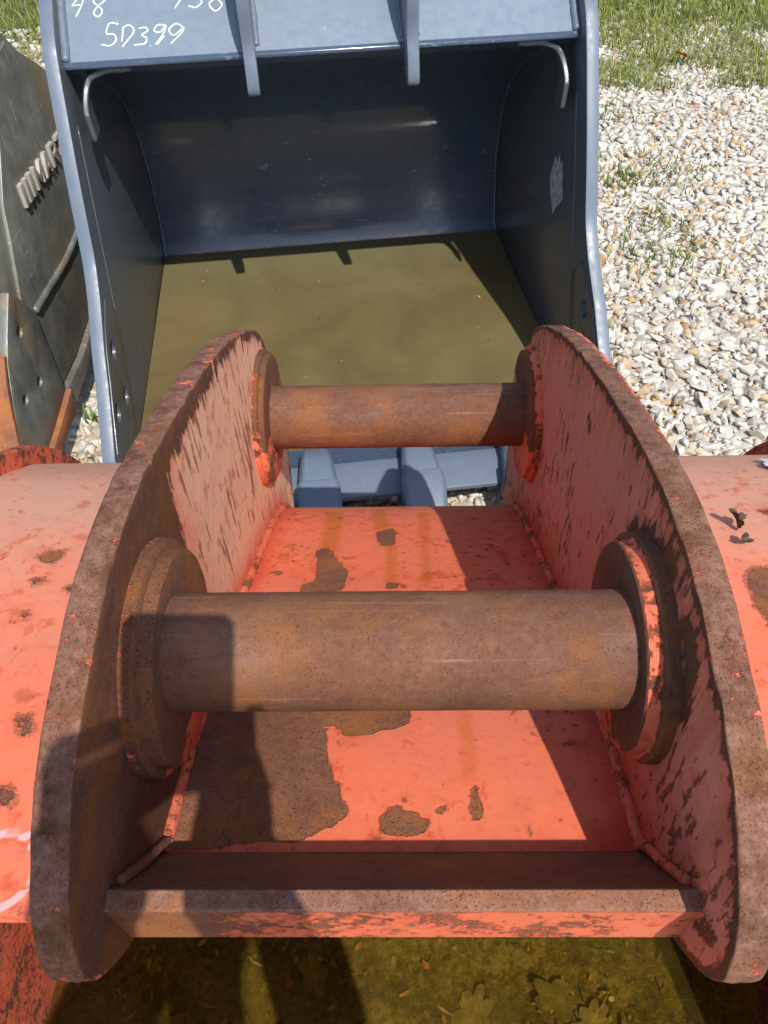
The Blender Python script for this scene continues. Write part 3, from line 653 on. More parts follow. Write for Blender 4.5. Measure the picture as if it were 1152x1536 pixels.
# top plate over the torsion box, from the lip back
phi = R(40); c40, s40 = math.cos(phi), math.sin(phi)
tp = resample(np.array([(-.017, .917), (-.017 + .20 * c40, .917 + .20 * s40)]), .02)
tp = np.vstack([tp, resample(catmull([tp[-1], (.20, 1.062), (.28, 1.058), (.36, .99), (.44, .90), (.53, .73)], 5), .02)[1:]])
extrude_sheet('top_plate', tp, -GW, GW, .02, .014, M['grey_top_sun'], gb, {'dusty': lambda V: np.clip(1.1 - np.abs(V[:, 0] + .0) / .10, 0, 1) * .42})
bevel_mod(loft('lip', [[(x, -.022, .908), (x, -.0215, .9155), (x, -.013, .921), (x, .03, .9), (x, .03, .88)] for x in (-GW, GW)], M['grey_in_shade'], gb), .002)
for sgn in (-1, 1):
    tube('weld_seam', [(sgn * (GW - .006), -.012 + t * c40, .917 + t * s40 + .004) for t in np.linspace(0, .2, 24)], .011, M['grey'], gb, 8, .25, seed=4)
    tube('weld_seam', [(sgn * (GW - .002), y, z) for y, z in gin[4:-6]], .007, M['grey_in_shade'], gb, 8, .25, seed=5)
    # bent corner gusset under the lip
    path = catmull([(GW - .032, .765), (GW - .030, .80), (GW - .030, .845), (GW - .045, .882), (GW - .085, .897), (GW - .115, .898), (GW - .145, .898)], 6)
    sec = []
    for i, (xx, zz) in enumerate(path):
        t = path[min(i + 1, len(path) - 1)] - path[max(i - 1, 0)]; t /= np.linalg.norm(t); nx, nz = -t[1], t[0]
        wd = .0062 * min(1, .7 + i / 6) * min(1, .5 + (len(path) - 1 - i) / 8); yb = -.062 + .052 * min(1, max(0, i - 9) / 9)
        sec.append([(sgn * (xx + nx * wd), yb, zz + nz * wd), (sgn * (xx - nx * wd), yb, zz - nz * wd), (sgn * (xx - nx * wd), yb + .06, zz - nz * wd), (sgn * (xx + nx * wd), yb + .06, zz + nz * wd)])
    bevel_mod(loft('corner_gusset', sec, M['grey_side_shade'], gb), .003)
# ears hooked over the lip
earp = [(-.045, .83), (-.032, .845), (-.03, .90), (-.028, .96), (-.04, 1.02), (-.03, 1.10), (.02, 1.19), (.10, 1.25), (.20, 1.275), (.32, 1.25), (.46, 1.16), (.56, 1.06), (.60, .98), (.58, .93), (.50, .90), (.44, .86), (.1, .93), (.02, .90), (.01, .86), (-.01, .832)]
earp = [(-.082, .853), (-.075, .90), (-.06, .95), (-.062, 1.03), (-.04, 1.12), (.02, 1.20), (.10, 1.255), (.20, 1.275), (.32, 1.25), (.46, 1.16), (.56, 1.06), (.60, .98), (.58, .93), (.50, .86), (.42, .86), (.1, .93), (.0, .895), (-.02, .868), (-.055, .845)]
gears = []
for x in (-.178, .192):
    e = plate('ear', [tuple(p) for p in catmull(earp, 4, True)], .028, (), .003, lambda u, v, ww: (x + ww, u, v), M['grey'], gb)
    gears.append(e)
    for sd in (-1, 1):
        tube('weld_seam', [(x + sd * .017, -.012 + t * c40, .921 + t * s40) for t in np.linspace(.01, .2, 24)], .008, M['grey'], e, 8, .35, seed=x + sd)
    for c in ((.10, 1.17), (.42, 1.09)):
        o = lathe_x('boss', [(x - .03, .06), (x - .027, .066), (x + .027, .066), (x + .03, .06)], c, M['grey'], e, 40)
for c in ((.10, 1.17), (.42, 1.09)): lathe_x('pin', [(-.25, .036), (-.245, .04), (.26, .04), (.265, .036)], c, M['grey'], gb, 40)
# chalk figures on the top plate
strokes = [[(-0.466, 0.088), (-0.486, 0.091), (-0.495, 0.068), (-0.479, 0.065), (-0.475, 0.051), (-0.489, 0.039), (-0.509, 0.043)],
 [(-0.457, 0.079), (-0.462, 0.046)], [(-0.457, 0.079), (-0.443, 0.084), (-0.434, 0.068), (-0.463, 0.034)],
 [(-0.422, 0.075), (-0.407, 0.076), (-0.403, 0.068), (-0.417, 0.059), (-0.407, 0.052), (-0.412, 0.039), (-0.436, 0.037)],
 [(-0.363, 0.079), (-0.38, 0.08), (-0.388, 0.067), (-0.374, 0.064), (-0.361, 0.079), (-0.368, 0.06), (-0.388, 0.035)], [(-0.367, 0.054), (-0.384, 0.035)],
 [(-0.322, 0.071), (-0.338, 0.081), (-0.355, 0.067), (-0.344, 0.054), (-0.322, 0.071), (-0.329, 0.057), (-0.354, 0.035)], [(-0.401, 0.033), (-0.399, 0.032)],
 [(-0.566, 0.137), (-0.547, 0.138)], [(-0.536, 0.157), (-0.546, 0.134), (-0.559, 0.111)], [(-0.566, 0.137), (-0.551, 0.154)],
 [(-0.504, 0.159), (-0.517, 0.144), (-0.5, 0.123), (-0.509, 0.108), (-0.519, 0.117), (-0.509, 0.132), (-0.492, 0.146), (-0.496, 0.162), (-0.504, 0.159)],
 [(-0.339, 0.153), (-0.312, 0.153), (-0.317, 0.144), (-0.337, 0.117)],
 [(-0.275, 0.155), (-0.297, 0.156), (-0.301, 0.137), (-0.281, 0.139), (-0.275, 0.129), (-0.279, 0.123), (-0.291, 0.116), (-0.306, 0.121)],
 [(-0.243, 0.136), (-0.23, 0.12), (-0.246, 0.105), (-0.259, 0.122), (-0.243, 0.136)]]
def chalk(stroke, idx):
    p = resample(catmull(stroke, 6), .0022); V = []; F = []
    for i, q in enumerate(p):
        t = p[min(i + 1, len(p) - 1)] - p[max(i - 1, 0)]; t /= max(1e-9, np.linalg.norm(t)); nn = np.array([-t[1], t[0]])
        wd = .0019 * (.8 + .7 * abs(mnoise.noise(Vector((i * .3, idx, 0)))))
        for k in (-1, 1):
            u, v = q + nn * wd * k; V.append((u, -.017 + v * c40 - s40 * .0006, .917 + v * s40 + c40 * .0006))
    F = [(2 * i, 2 * i + 1, 2 * i + 3, 2 * i + 2) for i in range(len(p) - 1)]
    return V, F
groups_ = [range(0, 8), range(8, 12), range(12, 15)]
for gi in groups_:
    VV, FF = [], []
    for k in gi:
        v, f = chalk(strokes[k], k); b = len(VV); VV += v; FF += [tuple(i + b for i in q) for q in f]
    link('chalk_number', mesh('chalk_number', VV, FF), M['chalk'], gb)
# cutting edge, adapters and teeth
bevel_mod(loft('cutting_edge', [[(x, -.57, .130), (x, -.612, .133), (x, -.676, .110), (x, -.676, .098), (x, -.59, .094)] for x in (-GW, GW)], M['grey'], gb), .0015)
for x in (-.385, -.126, .130, .387):
    sec = []
    for y, wd, zt in ((-.425, .026, .140), (-.432, .034, .162), (-.455, .038, .180), (-.50, .043, .186), (-.545, .048, .180), (-.572, .050, .172)):
        y -= .107; sec.append([(x - wd, y, .085), (x + wd, y, .085), (x + wd, y, zt - .016), (x + wd * .72, y, zt), (x - wd * .72, y, zt), (x - wd, y, zt - .016)])
    ad = bevel_mod(loft('tooth_adapter', sec, M['grey'], gb), .006, 3)
    sec = []
    for y, wd, zt, zb in ((-.565, .053, .182, .075), (-.60, .054, .176, .075), (-.68, .05, .13, .07), (-.74, .046, .085, .066)):
        y -= .107; sec.append([(x - wd, y, zb), (x + wd, y, zb), (x + wd, y, zt - .012), (x + wd * .8, y, zt), (x - wd * .8, y, zt), (x - wd, y, zt - .012)])
    bevel_mod(loft('tooth', sec, M['grey'], ad), .006, 3)
# torn label on the right side plate
lab = [(.027, .616), (.040, .585), (.053, .545), (.03, .51), (-.005, .48), (-.013, .470), (-.035, .50), (-.078, .541), (-.066, .57), (-.032, .627), (-.02, .612), (-.005, .632), (.01, .605)]
V = [(GW - .0018, y, z) for y, z in lab]; link('torn_label', mesh('torn_label', V + [(GW - .003, -.012, .55)], [(i, (i + 1) % len(V), len(V)) for i in range(len(V))]), M['smear'], gb)
def mud_water():
    g = G('brown_water'); n = g.noise(3.0, 6, .6, None, .8); x, y, z = g.sep()
    col = g.mix(g.step(n, .3, .7), (.120, .090, .038), (.165, .130, .060))
    col = g.mix(g.step(g.add(y, g.cen(n, .25)), .25, .55, 0, .6), col, (.150, .152, .078))
    sp = g.step(g.vor(26, g.map(loc=(2, 1, 0))), .018, .035, 1, 0)
    col = g.mix(g.mul(sp, g.step(g.noise(7), .55, .6)), col, (.3, .27, .14))
    nd = g.bsdf(col, .03, g.bump(g.noise(6, 3), .001, .15), spec=.5); nd.inputs['IOR'].default_value = 1.33
    return g.m
pts = [(-.40, .118)] ; wy = .585
o = link('water', mesh('water', [(-GW + .001, -.53, .118), (GW - .001, -.53, .118), (GW - .001, wy, .118), (-GW + .001, wy, .118)], [(0, 1, 2, 3)]), mud_water()); o.location = (-.152, 2.0, 0); o.rotation_euler = (0, 0, TH)
tag(o, 'brown muddy water pooled in the grey bucket', kind='structure')

_fv = []; _ff = []
for k in range(46):
    x = random.uniform(-.55, .55); y = random.uniform(-.45, .54); L = random.uniform(.002, .007); a = random.uniform(0, 6.3); b = len(_fv)
    for u, v in ((-1, -.3), (.3, -.5), (1, .1), (-.2, .5)):
        _fv.append((x + L * (u * math.cos(a) - v * math.sin(a)), y + L * (u * math.sin(a) + v * math.cos(a)), .1195 + random.uniform(0, .0008)))
    _ff.append((b, b + 1, b + 2, b + 3))
_fm = mesh('floating_specks', _fv, _ff); fattr(_fm, 'tone', np.repeat(rng.random(46), 4)); _fo = link('floating_specks', _fm, _g.m); _fo.location = (-.152, 2, 0); _fo.rotation_euler = (0, 0, TH)
tag(_fo, 'tiny specks of leaf floating on the brown water', kind='stuff')

# ================================================================== STEEL BUCKET AT LEFT
sb = thing('excavator_bucket', 'scratched bare steel bucket at the left edge with raised lettering on its side', 'excavator bucket')
SX = -.95
prof = [(1.545, .437), (1.75, .92), (1.86, 1.01), (1.98, 1.0), (2.108, .935), (2.182, .866), (2.33, .772), (2.47, .66), (2.55, .52), (2.545, .40), (2.47, .31), (2.30, .25), (2.132, .210), (2.018, .170), (1.861, .148), (1.716, .150), (1.562, .126), (1.463, .116), (1.40, .20)]
def on_side(dx): return lambda u, v, ww: (SX + dx + ww, u, v)
body = []
for x in (SX - .02, SX - 1.1): body.append(prof)
plate('side_plate', prof, .024, (), .003, on_side(-.012), M['steel'], sb)
plate('side_plate', prof, .024, (), .003, on_side(-1.1), M['steel'], sb)
plate('upper_plate', [(1.79, .655), (1.92, .80), (2.02, .90), (2.10, .915), (2.182, .845), (2.33, .752), (2.455, .65), (2.53, .52), (2.525, .405), (2.46, .33), (2.30, .26), (2.132, .226), (2.018, .185), (1.861, .164), (1.725, .166), (1.715, .38), (1.687, .44), (1.752, .567)], .010, (), .002, on_side(.005), M['steel'], sb)
wh = [circle((1.608, .418), .0135, 14), circle((1.601, .271), .0135, 14), circle((1.505, .288), .0135, 14)]
plate('wear_plate', [(1.50, .40), (1.547, .445), (1.632, .512), (1.657, .492), (1.717, .401), (1.713, .160), (1.562, .126), (1.463, .116), (1.39, .22), (1.45, .32)], .022, wh, .003, on_side(.010), M['steel'], sb)
loft('front_edge', [[(SX - .03, y - .004, z), (SX + .0205, y - .004, z), (SX + .0205, y + .008, z), (SX - .03, y + .008, z)] for y, z in ((1.385, .20), (1.425, .30), (1.462, .37), (1.50, .42))], M['rustbar'], sb)
arc = resample(catmull([(2.198, .421), (2.121, .400), (1.988, .389), (1.839, .393), (1.735, .395)], 6), .008)
tube('weld_arc', [(SX + .0095, y, z) for y, z in arc], .011, M['steel'], sb, 8, .15)
run_t = [(2.20, .245), (2.132, .222), (2.018, .178), (1.861, .157), (1.716, .160)]; run_b = [(2.20, .19), (2.087, .155), (1.956, .122), (1.761, .098), (1.70, .095)]
plate('runner', run_t + run_b[::-1], .03, (), .004, on_side(.012), M['steel'], sb)
plate('runner', [(1.712, .158), (1.562, .130), (1.500, .122), (1.50, .066), (1.572, .088), (1.69, .095)], .045, (), .004, on_side(.014), M['rustbar'], sb)
ss = catmull(prof[2:16], 4)
extrude_sheet('back_shell', ss[::-1], SX - 1.1, SX - .02, .2, .014, M['steel'], sb, {})
# raised bars and letters
LZ0, LZ1 = .600, .657
def raised(ch_polys, y0, wd, sl=0.0):
    for poly, holes in ch_polys:
        q = [(y0 + u * wd, LZ0 + v * (LZ1 - LZ0)) for u, v in poly]; hs = [[(y0 + u * wd, LZ0 + v * (LZ1 - LZ0)) for u, v in h] for h in holes]
        plate('raised_letter', q, .011, hs, .0012, on_side(.0145), M['bright'], sb)
BARP = [([(0, 0), (1, 0), (1, 1), (0, 1)], [])]
LET = {'M': [([(0, 0), (.22, 0), (.22, .62), (.5, .15), (.78, .62), (.78, 0), (1, 0), (1, 1), (.78, 1), (.5, .52), (.22, 1), (0, 1)], [])],
       'A': [([(0, 0), (.24, 0), (.33, .25), (.67, .25), (.76, 0), (1, 0), (.63, 1), (.37, 1)], [[(.4, .43), (.6, .43), (.5, .76)]])],
       'R': [([(0, 0), (.24, 0), (.24, .36), (.42, .36), (.72, 0), (1, 0), (.68, .40), (.90, .52), (.95, .72), (.86, .92), (.66, 1), (0, 1)], [[(.24, .55), (.24, .82), (.6, .82), (.68, .70), (.6, .55)]])],
       'T': [([(.38, 0), (.62, 0), (.62, .8), (1, .8), (1, 1), (0, 1), (0, .8), (.38, .8)], [])],
       'I': [([(0, 0), (1, 0), (1, 1), (0, 1)], [])],
       'N': [([(0, 0), (.22, 0), (.22, .62), (.76, 0), (1, 0), (1, 1), (.78, 1), (.78, .38), (.24, 1), (0, 1)], [])]}
yy = 1.885
for k in range(3): raised(BARP, yy, .020); yy += .031
yy += .006
for ch, wd in (('M', .062), ('A', .058), ('R', .052), ('T', .048), ('I', .014), ('N', .054)): raised(LET[ch], yy, wd); yy += wd + .009

# ================================================================== GRAVEL, GRASS, WEEDS
gstone = G('limestone_chips')
tone = gstone.attr('tone'); nn = gstone.noise(60, 5, .65); n2 = gstone.noise(14, 4, .6)
sc_ = gstone.ramp(tone, [(0, (.70, .67, .61)), (.30, (.64, .60, .53)), (.50, (.56, .52, .45)), (.62, (.46, .435, .39)), (.74, (.58, .49, .36)), (.86, (.52, .36, .19)), (.95, (.40, .24, .13)), (1, (.36, .27, .21))])
sc_ = gstone.mix(gstone.step(nn, .5, .75, 0, .45), sc_, (.42, .36, .27)); sc_ = gstone.mix(gstone.step(n2, .58, .74, 0, .4), sc_, (.5, .36, .2))
gstone.bsdf(sc_, .85, gstone.bump(nn, .003, .6), spec=.25); M['stone'] = gstone.m
def stone_base(seed, sub=1):
    bm = bmesh.new(); bmesh.ops.create_icosphere(bm, subdivisions=sub, radius=1); rr = random.Random(seed)
    planes = [(Vector((rr.gauss(0, 1), rr.gauss(0, 1), rr.gauss(0, 1))).normalized(), rr.uniform(.34, .8)) for _ in range(12)]
    for v in bm.verts:
        for nrm, d in planes:
            k = v.co.dot(nrm) - d
            if k > 0: v.co -= nrm * k
        v.co += v.co.normalized() * .10 * mnoise.noise(v.co * 1.6 + Vector((seed, 0, 0)))
    V = np.array([v.co[:] for v in bm.verts]); Fc = np.array([[q.index for q in f.verts] for f in bm.faces]); bm.free()
    V /= np.abs(V).max(); V *= np.array([1.15, rr.uniform(.66, .95), rr.uniform(.34, .58)]); return V, Fc
bases = [stone_base(k) for k in range(24)]
def rand_rot(n):
    q = rng.normal(size=(n, 4)); q[:, 1:3] *= .28; q /= np.linalg.norm(q, axis=1)[:, None]; a, b, c, d = q.T
    return np.stack([1 - 2 * (c * c + d * d), 2 * (b * c - a * d), 2 * (b * d + a * c), 2 * (b * c + a * d), 1 - 2 * (b * b + d * d), 2 * (c * d - a * b), 2 * (b * d - a * c), 2 * (c * d + a * b), 1 - 2 * (b * b + c * c)], -1).reshape(n, 3, 3)
def tones(n):
    t = rng.random(n); return np.where(t < .52, rng.uniform(0, .45, n), np.where(t < .76, rng.uniform(.45, .7, n), np.where(t < .95, rng.uniform(.68, .9, n), rng.uniform(.88, 1, n))))
def clear_of(x, y):
    """ground not covered by a bucket"""
    c, s_ = math.cos(TH), math.sin(TH); dx = x + .152; dy = y - 2; a = dx * c + dy * s_; b = -dx * s_ + dy * c
    return ~((np.abs(a) < .60) & (b > -.42) & (b < .66)) & ~((x < SX + .0) & (x > SX - 1.1) & (y > 1.55) & (y < 2.5)) & ~((np.abs(x) < .49) & (y < .85) & (y > -.4))
pos = []
def scatter(x0, x1, y0, y1, dens, r0, r1):
    n = int((x1 - x0) * (y1 - y0) * dens); x = rng.uniform(x0, x1, n); y = rng.uniform(y0, y1, n); k = clear_of(x, y)
    x, y = x[k], y[k]; r = r0 + (r1 - r0) * rng.random(len(x)) ** 2.0
    z = r * rng.uniform(.0, .34, len(x)) + .004 * rng.random(len(x))
    pos.append(np.stack([x, y, z, r], 1))
scatter(-1.3, 2.0, .8, 3.0, 2900, .008, .0245)
scatter(.2, 3.0, 3.0, 5.4, 2000, .009, .025)
scatter(-3.2, -1.0, 3.0, 5.6, 700, .013, .032)
scatter(2.0, 3.2, .6, 3.0, 700, .014, .032)
scatter(-1.0, .2, 2.7, 5.2, 500, .014, .032)
scatter(-2, 2, -1.6, .8, 420, .014, .03)
scatter(.2, 3.4, 5.4, 7.0, 260, .013, .03)
pos = np.vstack(pos)
# the 300 largest in view are stones of their own
d = pos[:, :3] - np.array([0, 0, 1.5]); f = np.array(_f); dep = d @ f; px = (d @ np.array(_rt)) / dep; py = (d @ np.array(_up)) / dep
vis = (dep > 0) & (np.abs(px) < .49) & (np.abs(py) < .655) & (((pos[:, 0] > .62) & (py > .075)) | ((pos[:, 0] < -.70) & (pos[:, 0] > -.95) & (py > .07)))
score = np.where(vis, pos[:, 3] / dep, 0); top = np.argsort(-score)[:290]; rest = np.setdiff1d(np.arange(len(pos)), top)
def merged(name, P, parent=None):
    n = len(P); Rm = rand_rot(n); bi = rng.integers(0, len(bases), n); VV, FF, TT = [], [], []; off = 0; tn = tones(n)
    for k, (BV, BF) in enumerate(bases):
        sel = np.where(bi == k)[0]
        if not len(sel): continue
        v = np.einsum('nij,vj->nvi', Rm[sel], BV) * P[sel, 3][:, None, None] * 1.25 + P[sel, None, :3]
        VV.append(v.reshape(-1, 3)); FF.append((BF[None] + (np.arange(len(sel)) * len(BV))[:, None, None] + off).reshape(-1, 3)); TT.append(np.repeat(tn[sel], len(BV))); off += len(sel) * len(BV)
    VV = np.vstack(VV); FF = np.vstack(FF); me = bpy.data.meshes.new(name)
    me.vertices.add(len(VV)); me.vertices.foreach_set('co', VV.ravel()); me.loops.add(FF.size); me.loops.foreach_set('vertex_index', FF.ravel().astype(np.int32))
    me.polygons.add(len(FF)); me.polygons.foreach_set('loop_start', np.arange(0, FF.size, 3, dtype=np.int32)); me.update(calc_edges=True); me.validate()
    fattr(me, 'tone', np.concatenate(TT)); return link(name, me, M['stone'], parent)
gv = merged('gravel', pos[rest], gr); tag(gv, kind='stuff')
stone_me = []
for k in range(40):
    BV, BF = bases[k % len(bases)]; me = mesh('stone', BV * 1.25, [tuple(f) for f in BF]); fattr(me, 'tone', np.full(len(BV), float(tones(1)[0]))); me.materials.append(M['stone']); stone_me.append(me)
Rm = rand_rot(len(top))
for i, k in enumerate(top):
    o = bpy.data.objects.new('stone', stone_me[i % 40]); COL.objects.link(o); o.parent = gr
    o.matrix_local = Matrix.Translation(Vector(pos[k, :3] + np.array([0, 0, pos[k, 3] * .25]))) @ Matrix(Rm[i].tolist()).to_4x4() @ Matrix.Scale(float(pos[k, 3]), 4)

def grass_mat(name, a, b, c):
    g = G(name); t = g.attr('tone'); h = g.attr('hgt')
    col = g.ramp(t, [(0, a), (.55, b), (1, c)]); col = g.mix(g.step(h, 0, 1, .45, 0, smooth=False), col, (.10, .085, .035))
    nd = g.bsdf(col, .55, spec=.3); return g.m
M['grass'] = grass_mat('meadow_grass', (.12, .175, .025), (.25, .31, .05), (.44, .41, .14))
M['weed'] = grass_mat('weed_green', (.06, .13, .015), (.11, .19, .02), (.2, .22, .05))
def blades(P, hgt, wid, name, mat, lean=.5, seg=3):
    """P (n,3); curved tapering blades merged into one mesh"""
    n = len(P); az = rng.uniform(0, 2 * np.pi, n); ln = rng.normal(0, lean, n); hh = hgt * rng.uniform(.45, 1.2, n); ww = wid * rng.uniform(.6, 1.3, n); tn = rng.random(n)
    d = np.stack([np.cos(az), np.sin(az), 0 * az], 1); s_ = np.stack([-np.sin(az), np.cos(az), 0 * az], 1)
    VV = np.empty((n, 2 * (seg + 1), 3)); H = np.empty((n, 2 * (seg + 1)))
    for k in range(seg + 1):
        t = k / seg; c = P + d * (ln * hh * t ** 1.7)[:, None] + np.array([0, 0, 1.]) * (hh * (t - .25 * np.abs(ln) * t * t))[:, None]
        wv = s_ * (ww * (1 - t) ** .7 * .5 + .0002)[:, None]; VV[:, 2 * k] = c - wv; VV[:, 2 * k + 1] = c + wv; H[:, 2 * k:2 * k + 2] = t
    q = np.array([(2 * k, 2 * k + 1, 2 * k + 3, 2 * k + 2) for k in range(seg)]); FF = (q[None] + (np.arange(n) * 2 * (seg + 1))[:, None, None]).reshape(-1, 4)
    me = bpy.data.meshes.new(name); VV = VV.reshape(-1, 3); me.vertices.add(len(VV)); me.vertices.foreach_set('co', VV.ravel()); me.loops.add(FF.size); me.loops.foreach_set('vertex_index', FF.ravel().astype(np.int32))
    me.polygons.add(len(FF)); me.polygons.foreach_set('loop_start', np.arange(0, FF.size, 4, dtype=np.int32)); me.update(calc_edges=True)
    fattr(me, 'tone', np.repeat(tn, 2 * (seg + 1))); fattr(me, 'hgt', H.ravel()); return link(name, me, mat)
def grass_pts(n, x0, x1, y0, y1, edge):
    x = rng.uniform(x0, x1, n); y = rng.uniform(y0, y1, n)
    nz = np.array([mnoise.fractal(Vector((a * 1.3, b * 1.3, 0)), 1, 2, 4) for a, b in zip(x, y)])
    k = (y - edge(x) + nz * 1.2) > rng.uniform(0, .5, n); return np.stack([x[k], y[k], 0 * x[k]], 1)
edge = lambda x: np.where(x > 0, 4.30 + .14 * np.clip(x - 1.2, 0, 3), 4.45)
P = np.vstack([grass_pts(60000, .6, 4.2, 4.3, 8.0, edge), grass_pts(14000, -4.2, -1.2, 4.3, 8.0, edge), grass_pts(9000, -10, 10, 8, 16, edge), grass_pts(4000, -1.2, .6, 4.6, 8, edge)])
o = blades(P, .082, .006, 'grass', M['grass'], 1.0); tag(o, 'rough green and yellow grass behind the gravel', kind='stuff')
def weed(x, y, n, h, wd, label, sp=.05):
    pts = np.stack([rng.normal(x, sp, n), rng.normal(y, sp, n), np.full(n, .01)], 1) - np.array([x, y, 0]); o = thing('weed', None, None, (x, y, 0)); b_ = blades(pts, h, wd, 'blades', M['weed'], 1.0); b_.parent = o; tag(b_, kind='stuff')
    tag(o, label, 'weed', 'weeds growing through the gravel')
def gpt(u, v):
    dd = _f + _rt * ((u - 576) / 1154) + _up * ((768 - v) / 1154); t = -1.5 / dd.z; return .0032 + dd.x * t, dd.y * t
WD = [((938, 272), 110, .05, .010, .10, 'low leafy weed in the gravel beside the upper right of the grey bucket'), ((985, 385), 95, .055, .007, .10, 'thin spreading weed on the gravel right of the grey bucket kink'), ((985, 345), 70, .05, .006, .09, 'sparse weed just behind the thin spreading weed'), ((1000, 262), 60, .05, .006, .09, 'wispy weed to the right of the low leafy weed'), ((912, 178), 60, .05, .007, .08, 'small weed against the grey bucket near the grass'),
      ((922, 548), 6, .10, .004, .02, 'few thin stems beside the lower right edge of the grey bucket'), ((930, 590), 5, .10, .004, .02, 'lowest thin stems beside the orange right ear'), ((138, 636), 7, .05, .016, .012, 'broad leaved seedling between the steel and grey buckets, nearest one'), ((136, 540), 5, .05, .016, .01, 'seedling between the steel and grey buckets, farther one')]
for (u, v), n, h, wd, sp, lb in WD:
    x, y = gpt(u, v); weed(x, y, n, h, wd, lb, sp)
x, y = gpt(1017, 48 + 52); o = link('dry_leaf', leaf_mesh(41, .05, .8, 5), LM[2], loc=(x, y, .06)); o.rotation_euler = (R(20), R(10), R(80)); tag(o, 'reddish brown dead leaf at the edge of the grass', 'leaf')

# ================================================================== PHOTOGRAPHER (behind the lens; throws the shadow at lower left)
pm_skin = plain('skin', (.48, .27, .19), .5, 60, .08); pm_shirt = plain('shirt_cloth', (.10, .13, .20), .9, 200, .2); pm_trs = plain('trouser_cloth', (.16, .14, .11), .9, 200, .2); pm_hair = plain('hair', (.05, .032, .02), .6, 200, .4); pm_shoe = plain('boot_leather', (.06, .04, .03), .6, 60, .3)
person = thing('person', 'person in dark blue shirt leaning over the bucket holding a phone in both hands', 'person', (.05, -.85, 0))
def skin(name, verts, edges, mat, parent, sub=2, root=0):
    me = bpy.data.meshes.new(name); me.from_pydata([Vector(v[:3]) - person.location for v in verts], edges, []); o = link(name, me, mat, parent)
    sk = o.modifiers.new('skin', 'SKIN'); sk.use_smooth_shade = True; sk.branch_smoothing = .3
    for i, v in enumerate(verts):
        dta = me.skin_vertices[0].data[i]; r = v[3]; dta.radius = (r, v[4] if len(v) > 4 else r); dta.use_root = (i == root)
    m = o.modifiers.new('sub', 'SUBSURF'); m.levels = sub; m.render_levels = sub; return o
PB = Vector(cam.location) - _f * .012                       # middle of the phone's lens end
def ph(a, b, c=0.0): return tuple(PB + _rt * a + _up * b - _f * c)
bodyv = []; bodye = []
def addv(*v): bodyv.append(v); return len(bodyv) - 1
def chain(start, pts):
    cur = start
    for p in pts:
        i = addv(*p); bodye.append((cur, i)); cur = i
    return cur
hip = addv(.05, -.88, .95, .12, .09)
chest = chain(hip, [(.06, -.83, 1.10, .12, .09), (.07, -.74, 1.26, .13, .095)])
neck = chain(chest, [(.08, -.67, 1.39, .09, .08), (.085, -.62, 1.46, .055)])
head = chain(neck, [(.085, -.59, 1.53, .065), (.085, -.57, 1.60, .088), (.085, -.57, 1.66, .085), (.085, -.58, 1.71, .05)])
nose = chain(head - 2, [(.085, -.475, 1.59, .014)])
handtips = []
def arm(sgn, sh, el, wr, palm, fingers, thumb):
    w_ = chain(chest, [(*sh, .045), (*[(a + b) / 2 for a, b in zip(sh, el)], .047), (*el, .056), (*[(a * .4 + b * .6) for a, b in zip(el, wr)], .046), (*wr, .042)])
    pl = chain(w_, [(*palm, .044, .024)])
    for fg in fingers: chain(pl, [(*q, .0085) for q in fg])
    chain(w_, [(*q, .010) for q in thumb])
arm(1, (.235, -.66, 1.37), (.130, -.37, 1.17), ph(.036, -.19, .045), ph(.018, -.125, .03),
    [[ph(.040, -.055 - .022 * k, .022), ph(.034, -.052 - .022 * k, .006), ph(.012, -.05 - .022 * k, -.003 if k else .006)][:2 if k == 0 else 3] for k in range(4)],
    [ph(.055, -.12, .06), ph(.03, -.09, .055), ph(.0, -.075, .034)])
arm(-1, (-.10, -.66, 1.37), (-.105, -.37, 1.16), ph(-.080, -.19, .045), ph(-.055, -.125, .03),
    [[ph(-.085, -.065 - .022 * k, .022), ph(-.078, -.062 - .022 * k, .006), ph(-.055, -.06 - .022 * k, -.003)] for k in range(4)],
    [ph(-.095, -.12, .06), ph(-.07, -.095, .055), ph(-.04, -.085, .034)])
for sg in (-1, 1): chain(hip, [(.05 + sg * .09, -.88, .88, .085), (.05 + sg * .10, -.87, .50, .06), (.05 + sg * .10, -.88, .30, .052), (.05 + sg * .10, -.90, .10, .04), (.05 + sg * .10, -.88, .05, .04), (.05 + sg * .11, -.76, .04, .035)])
skin('body', bodyv, bodye, pm_skin, person)
sv = [(.055, -.88, .86, .165, .130), (.06, -.83, 1.10, .165, .130), (.07, -.74, 1.26, .185, .140), (.08, -.675, 1.385, .115, .10), (.235, -.66, 1.37, .080), (.20, -.51, 1.26, .066), (.120, -.32, 1.20, .070), (-.10, -.66, 1.37, .080), (-.14, -.51, 1.26, .066), (-.095, -.32, 1.20, .070)]
skin('shirt', sv, [(0, 1), (1, 2), (2, 3), (2, 4), (4, 5), (5, 6), (2, 7), (7, 8), (8, 9)], pm_shirt, person)
tv = [(.05, -.88, 1.00, .135, .11), (.05, -.88, .93, .15, .12)]; te = [(0, 1)]
for sg in (-1, 1):
    b = len(tv); tv += [(.05 + sg * .09, -.88, .86, .10), (.05 + sg * .10, -.87, .50, .075), (.05 + sg * .10, -.89, .12, .062)]; te += [(1, b), (b, b + 1), (b + 1, b + 2)]
skin('trousers', tv, te, pm_trs, person)
for sg in (-1, 1): skin('shoe', [(.05 + sg * .10, -.93, .05, .05, .045), (.05 + sg * .105, -.84, .05, .05, .045), (.05 + sg * .11, -.73, .042, .045, .036)], [(0, 1), (1, 2)], pm_shoe, person)
_hb = bmesh.new(); bmesh.ops.create_uvsphere(_hb, u_segments=28, v_segments=18, radius=1)
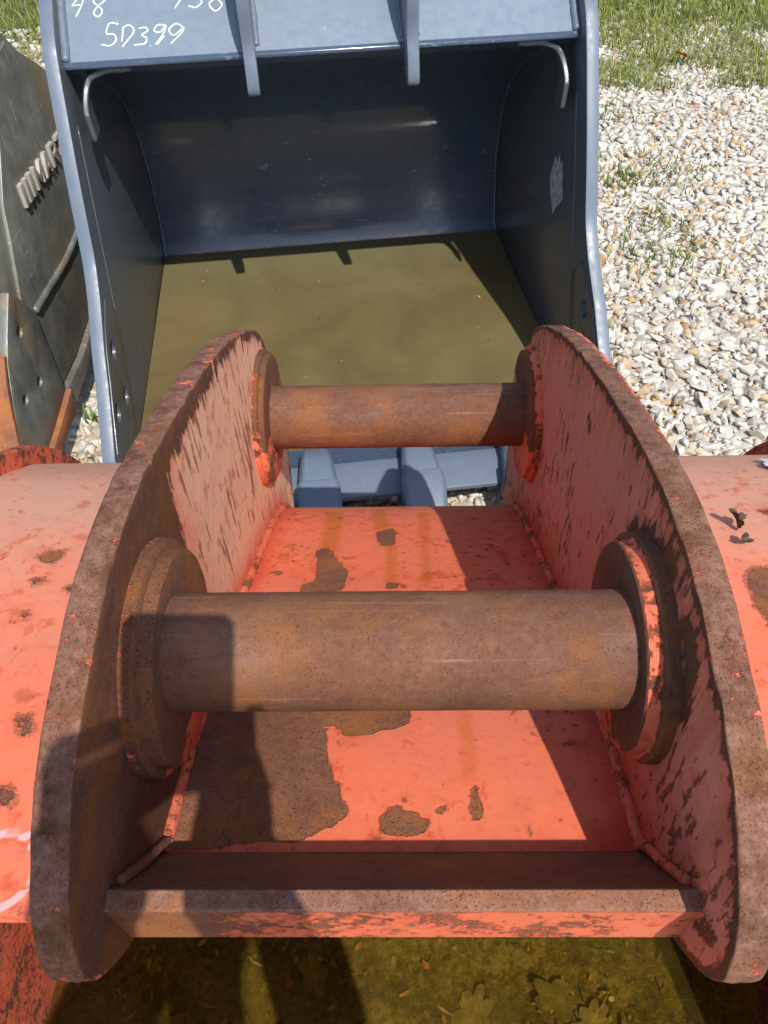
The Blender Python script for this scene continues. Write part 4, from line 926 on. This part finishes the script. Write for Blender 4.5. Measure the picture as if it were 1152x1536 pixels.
for v in _hb.verts:
    k = 1 + .05 * mnoise.noise(v.co * 5) + .03 * mnoise.noise(v.co * 14)
    fy = v.co.y > .15 and v.co.z < .35                     # open at the face
    v.co = Vector((v.co.x * .098 * k, v.co.y * (.055 if fy else .108) * k, v.co.z * .118 * k))
_hm = bpy.data.meshes.new('hair'); _hb.to_mesh(_hm); _hb.free(); _hm.polygons.foreach_set('use_smooth', [True] * len(_hm.polygons))
link('hair', _hm, pm_hair, person, loc=Vector((.085, -.592, 1.645)) - person.location)
for sg in (-1, 1):
    skin('ear', [(.085 + sg * .09, -.575, 1.585, .018, .01), (.085 + sg * .092, -.58, 1.62, .02, .01)], [(0, 1)], pm_skin, person, 1)
    skin('eye', [(.085 + sg * .032, -.490, 1.615, .012), (.085 + sg * .032, -.486, 1.615, .010)], [(0, 1)], plain('eye', (.5, .5, .48), .2), person, 1)
skin('mouth', [(.065, -.487, 1.552, .006), (.085, -.482, 1.551, .008), (.105, -.487, 1.552, .006)], [(0, 1), (1, 2)], plain('lips', (.4, .14, .12), .5), person, 1)
phone = thing('phone', 'black mobile phone held up in both hands over the bucket', 'phone', PB)
phone.rotation_euler = cam.rotation_euler
pc = plain('phone_case', (.02, .02, .022), .4)
rc = []
cw, chh, rad = .0385, .0745, .010
for cx_, cy_, a0 in ((cw - rad, chh - rad, 0), (-cw + rad, chh - rad, 90), (-cw + rad, -chh + rad, 180), (cw - rad, -chh + rad, 270)):
    for k in range(6): rc.append((cx_ + rad * math.cos(R(a0 + 18 * k)), cy_ + rad * math.sin(R(a0 + 18 * k))))
rc = [(x - .020, y - .056) for x, y in rc]
plate('body', rc, .008, (), .0015, lambda u, v, ww: (u, v, ww + .005), pc, phone)
plate('screen', [(x * .93 - .0014, y * .94 - .0034) for x, y in rc], .001, (), .0002, lambda u, v, ww: (u, v, ww + .0096), plain('phone_screen', (.01, .01, .012), .1), phone)
lathe = plate('lens_ring', circle((0, 0), .008, 24), .003, [circle((0, 0), .0055, 24)], .0004, lambda u, v, ww: (u, v, ww - .0005), pc, phone)
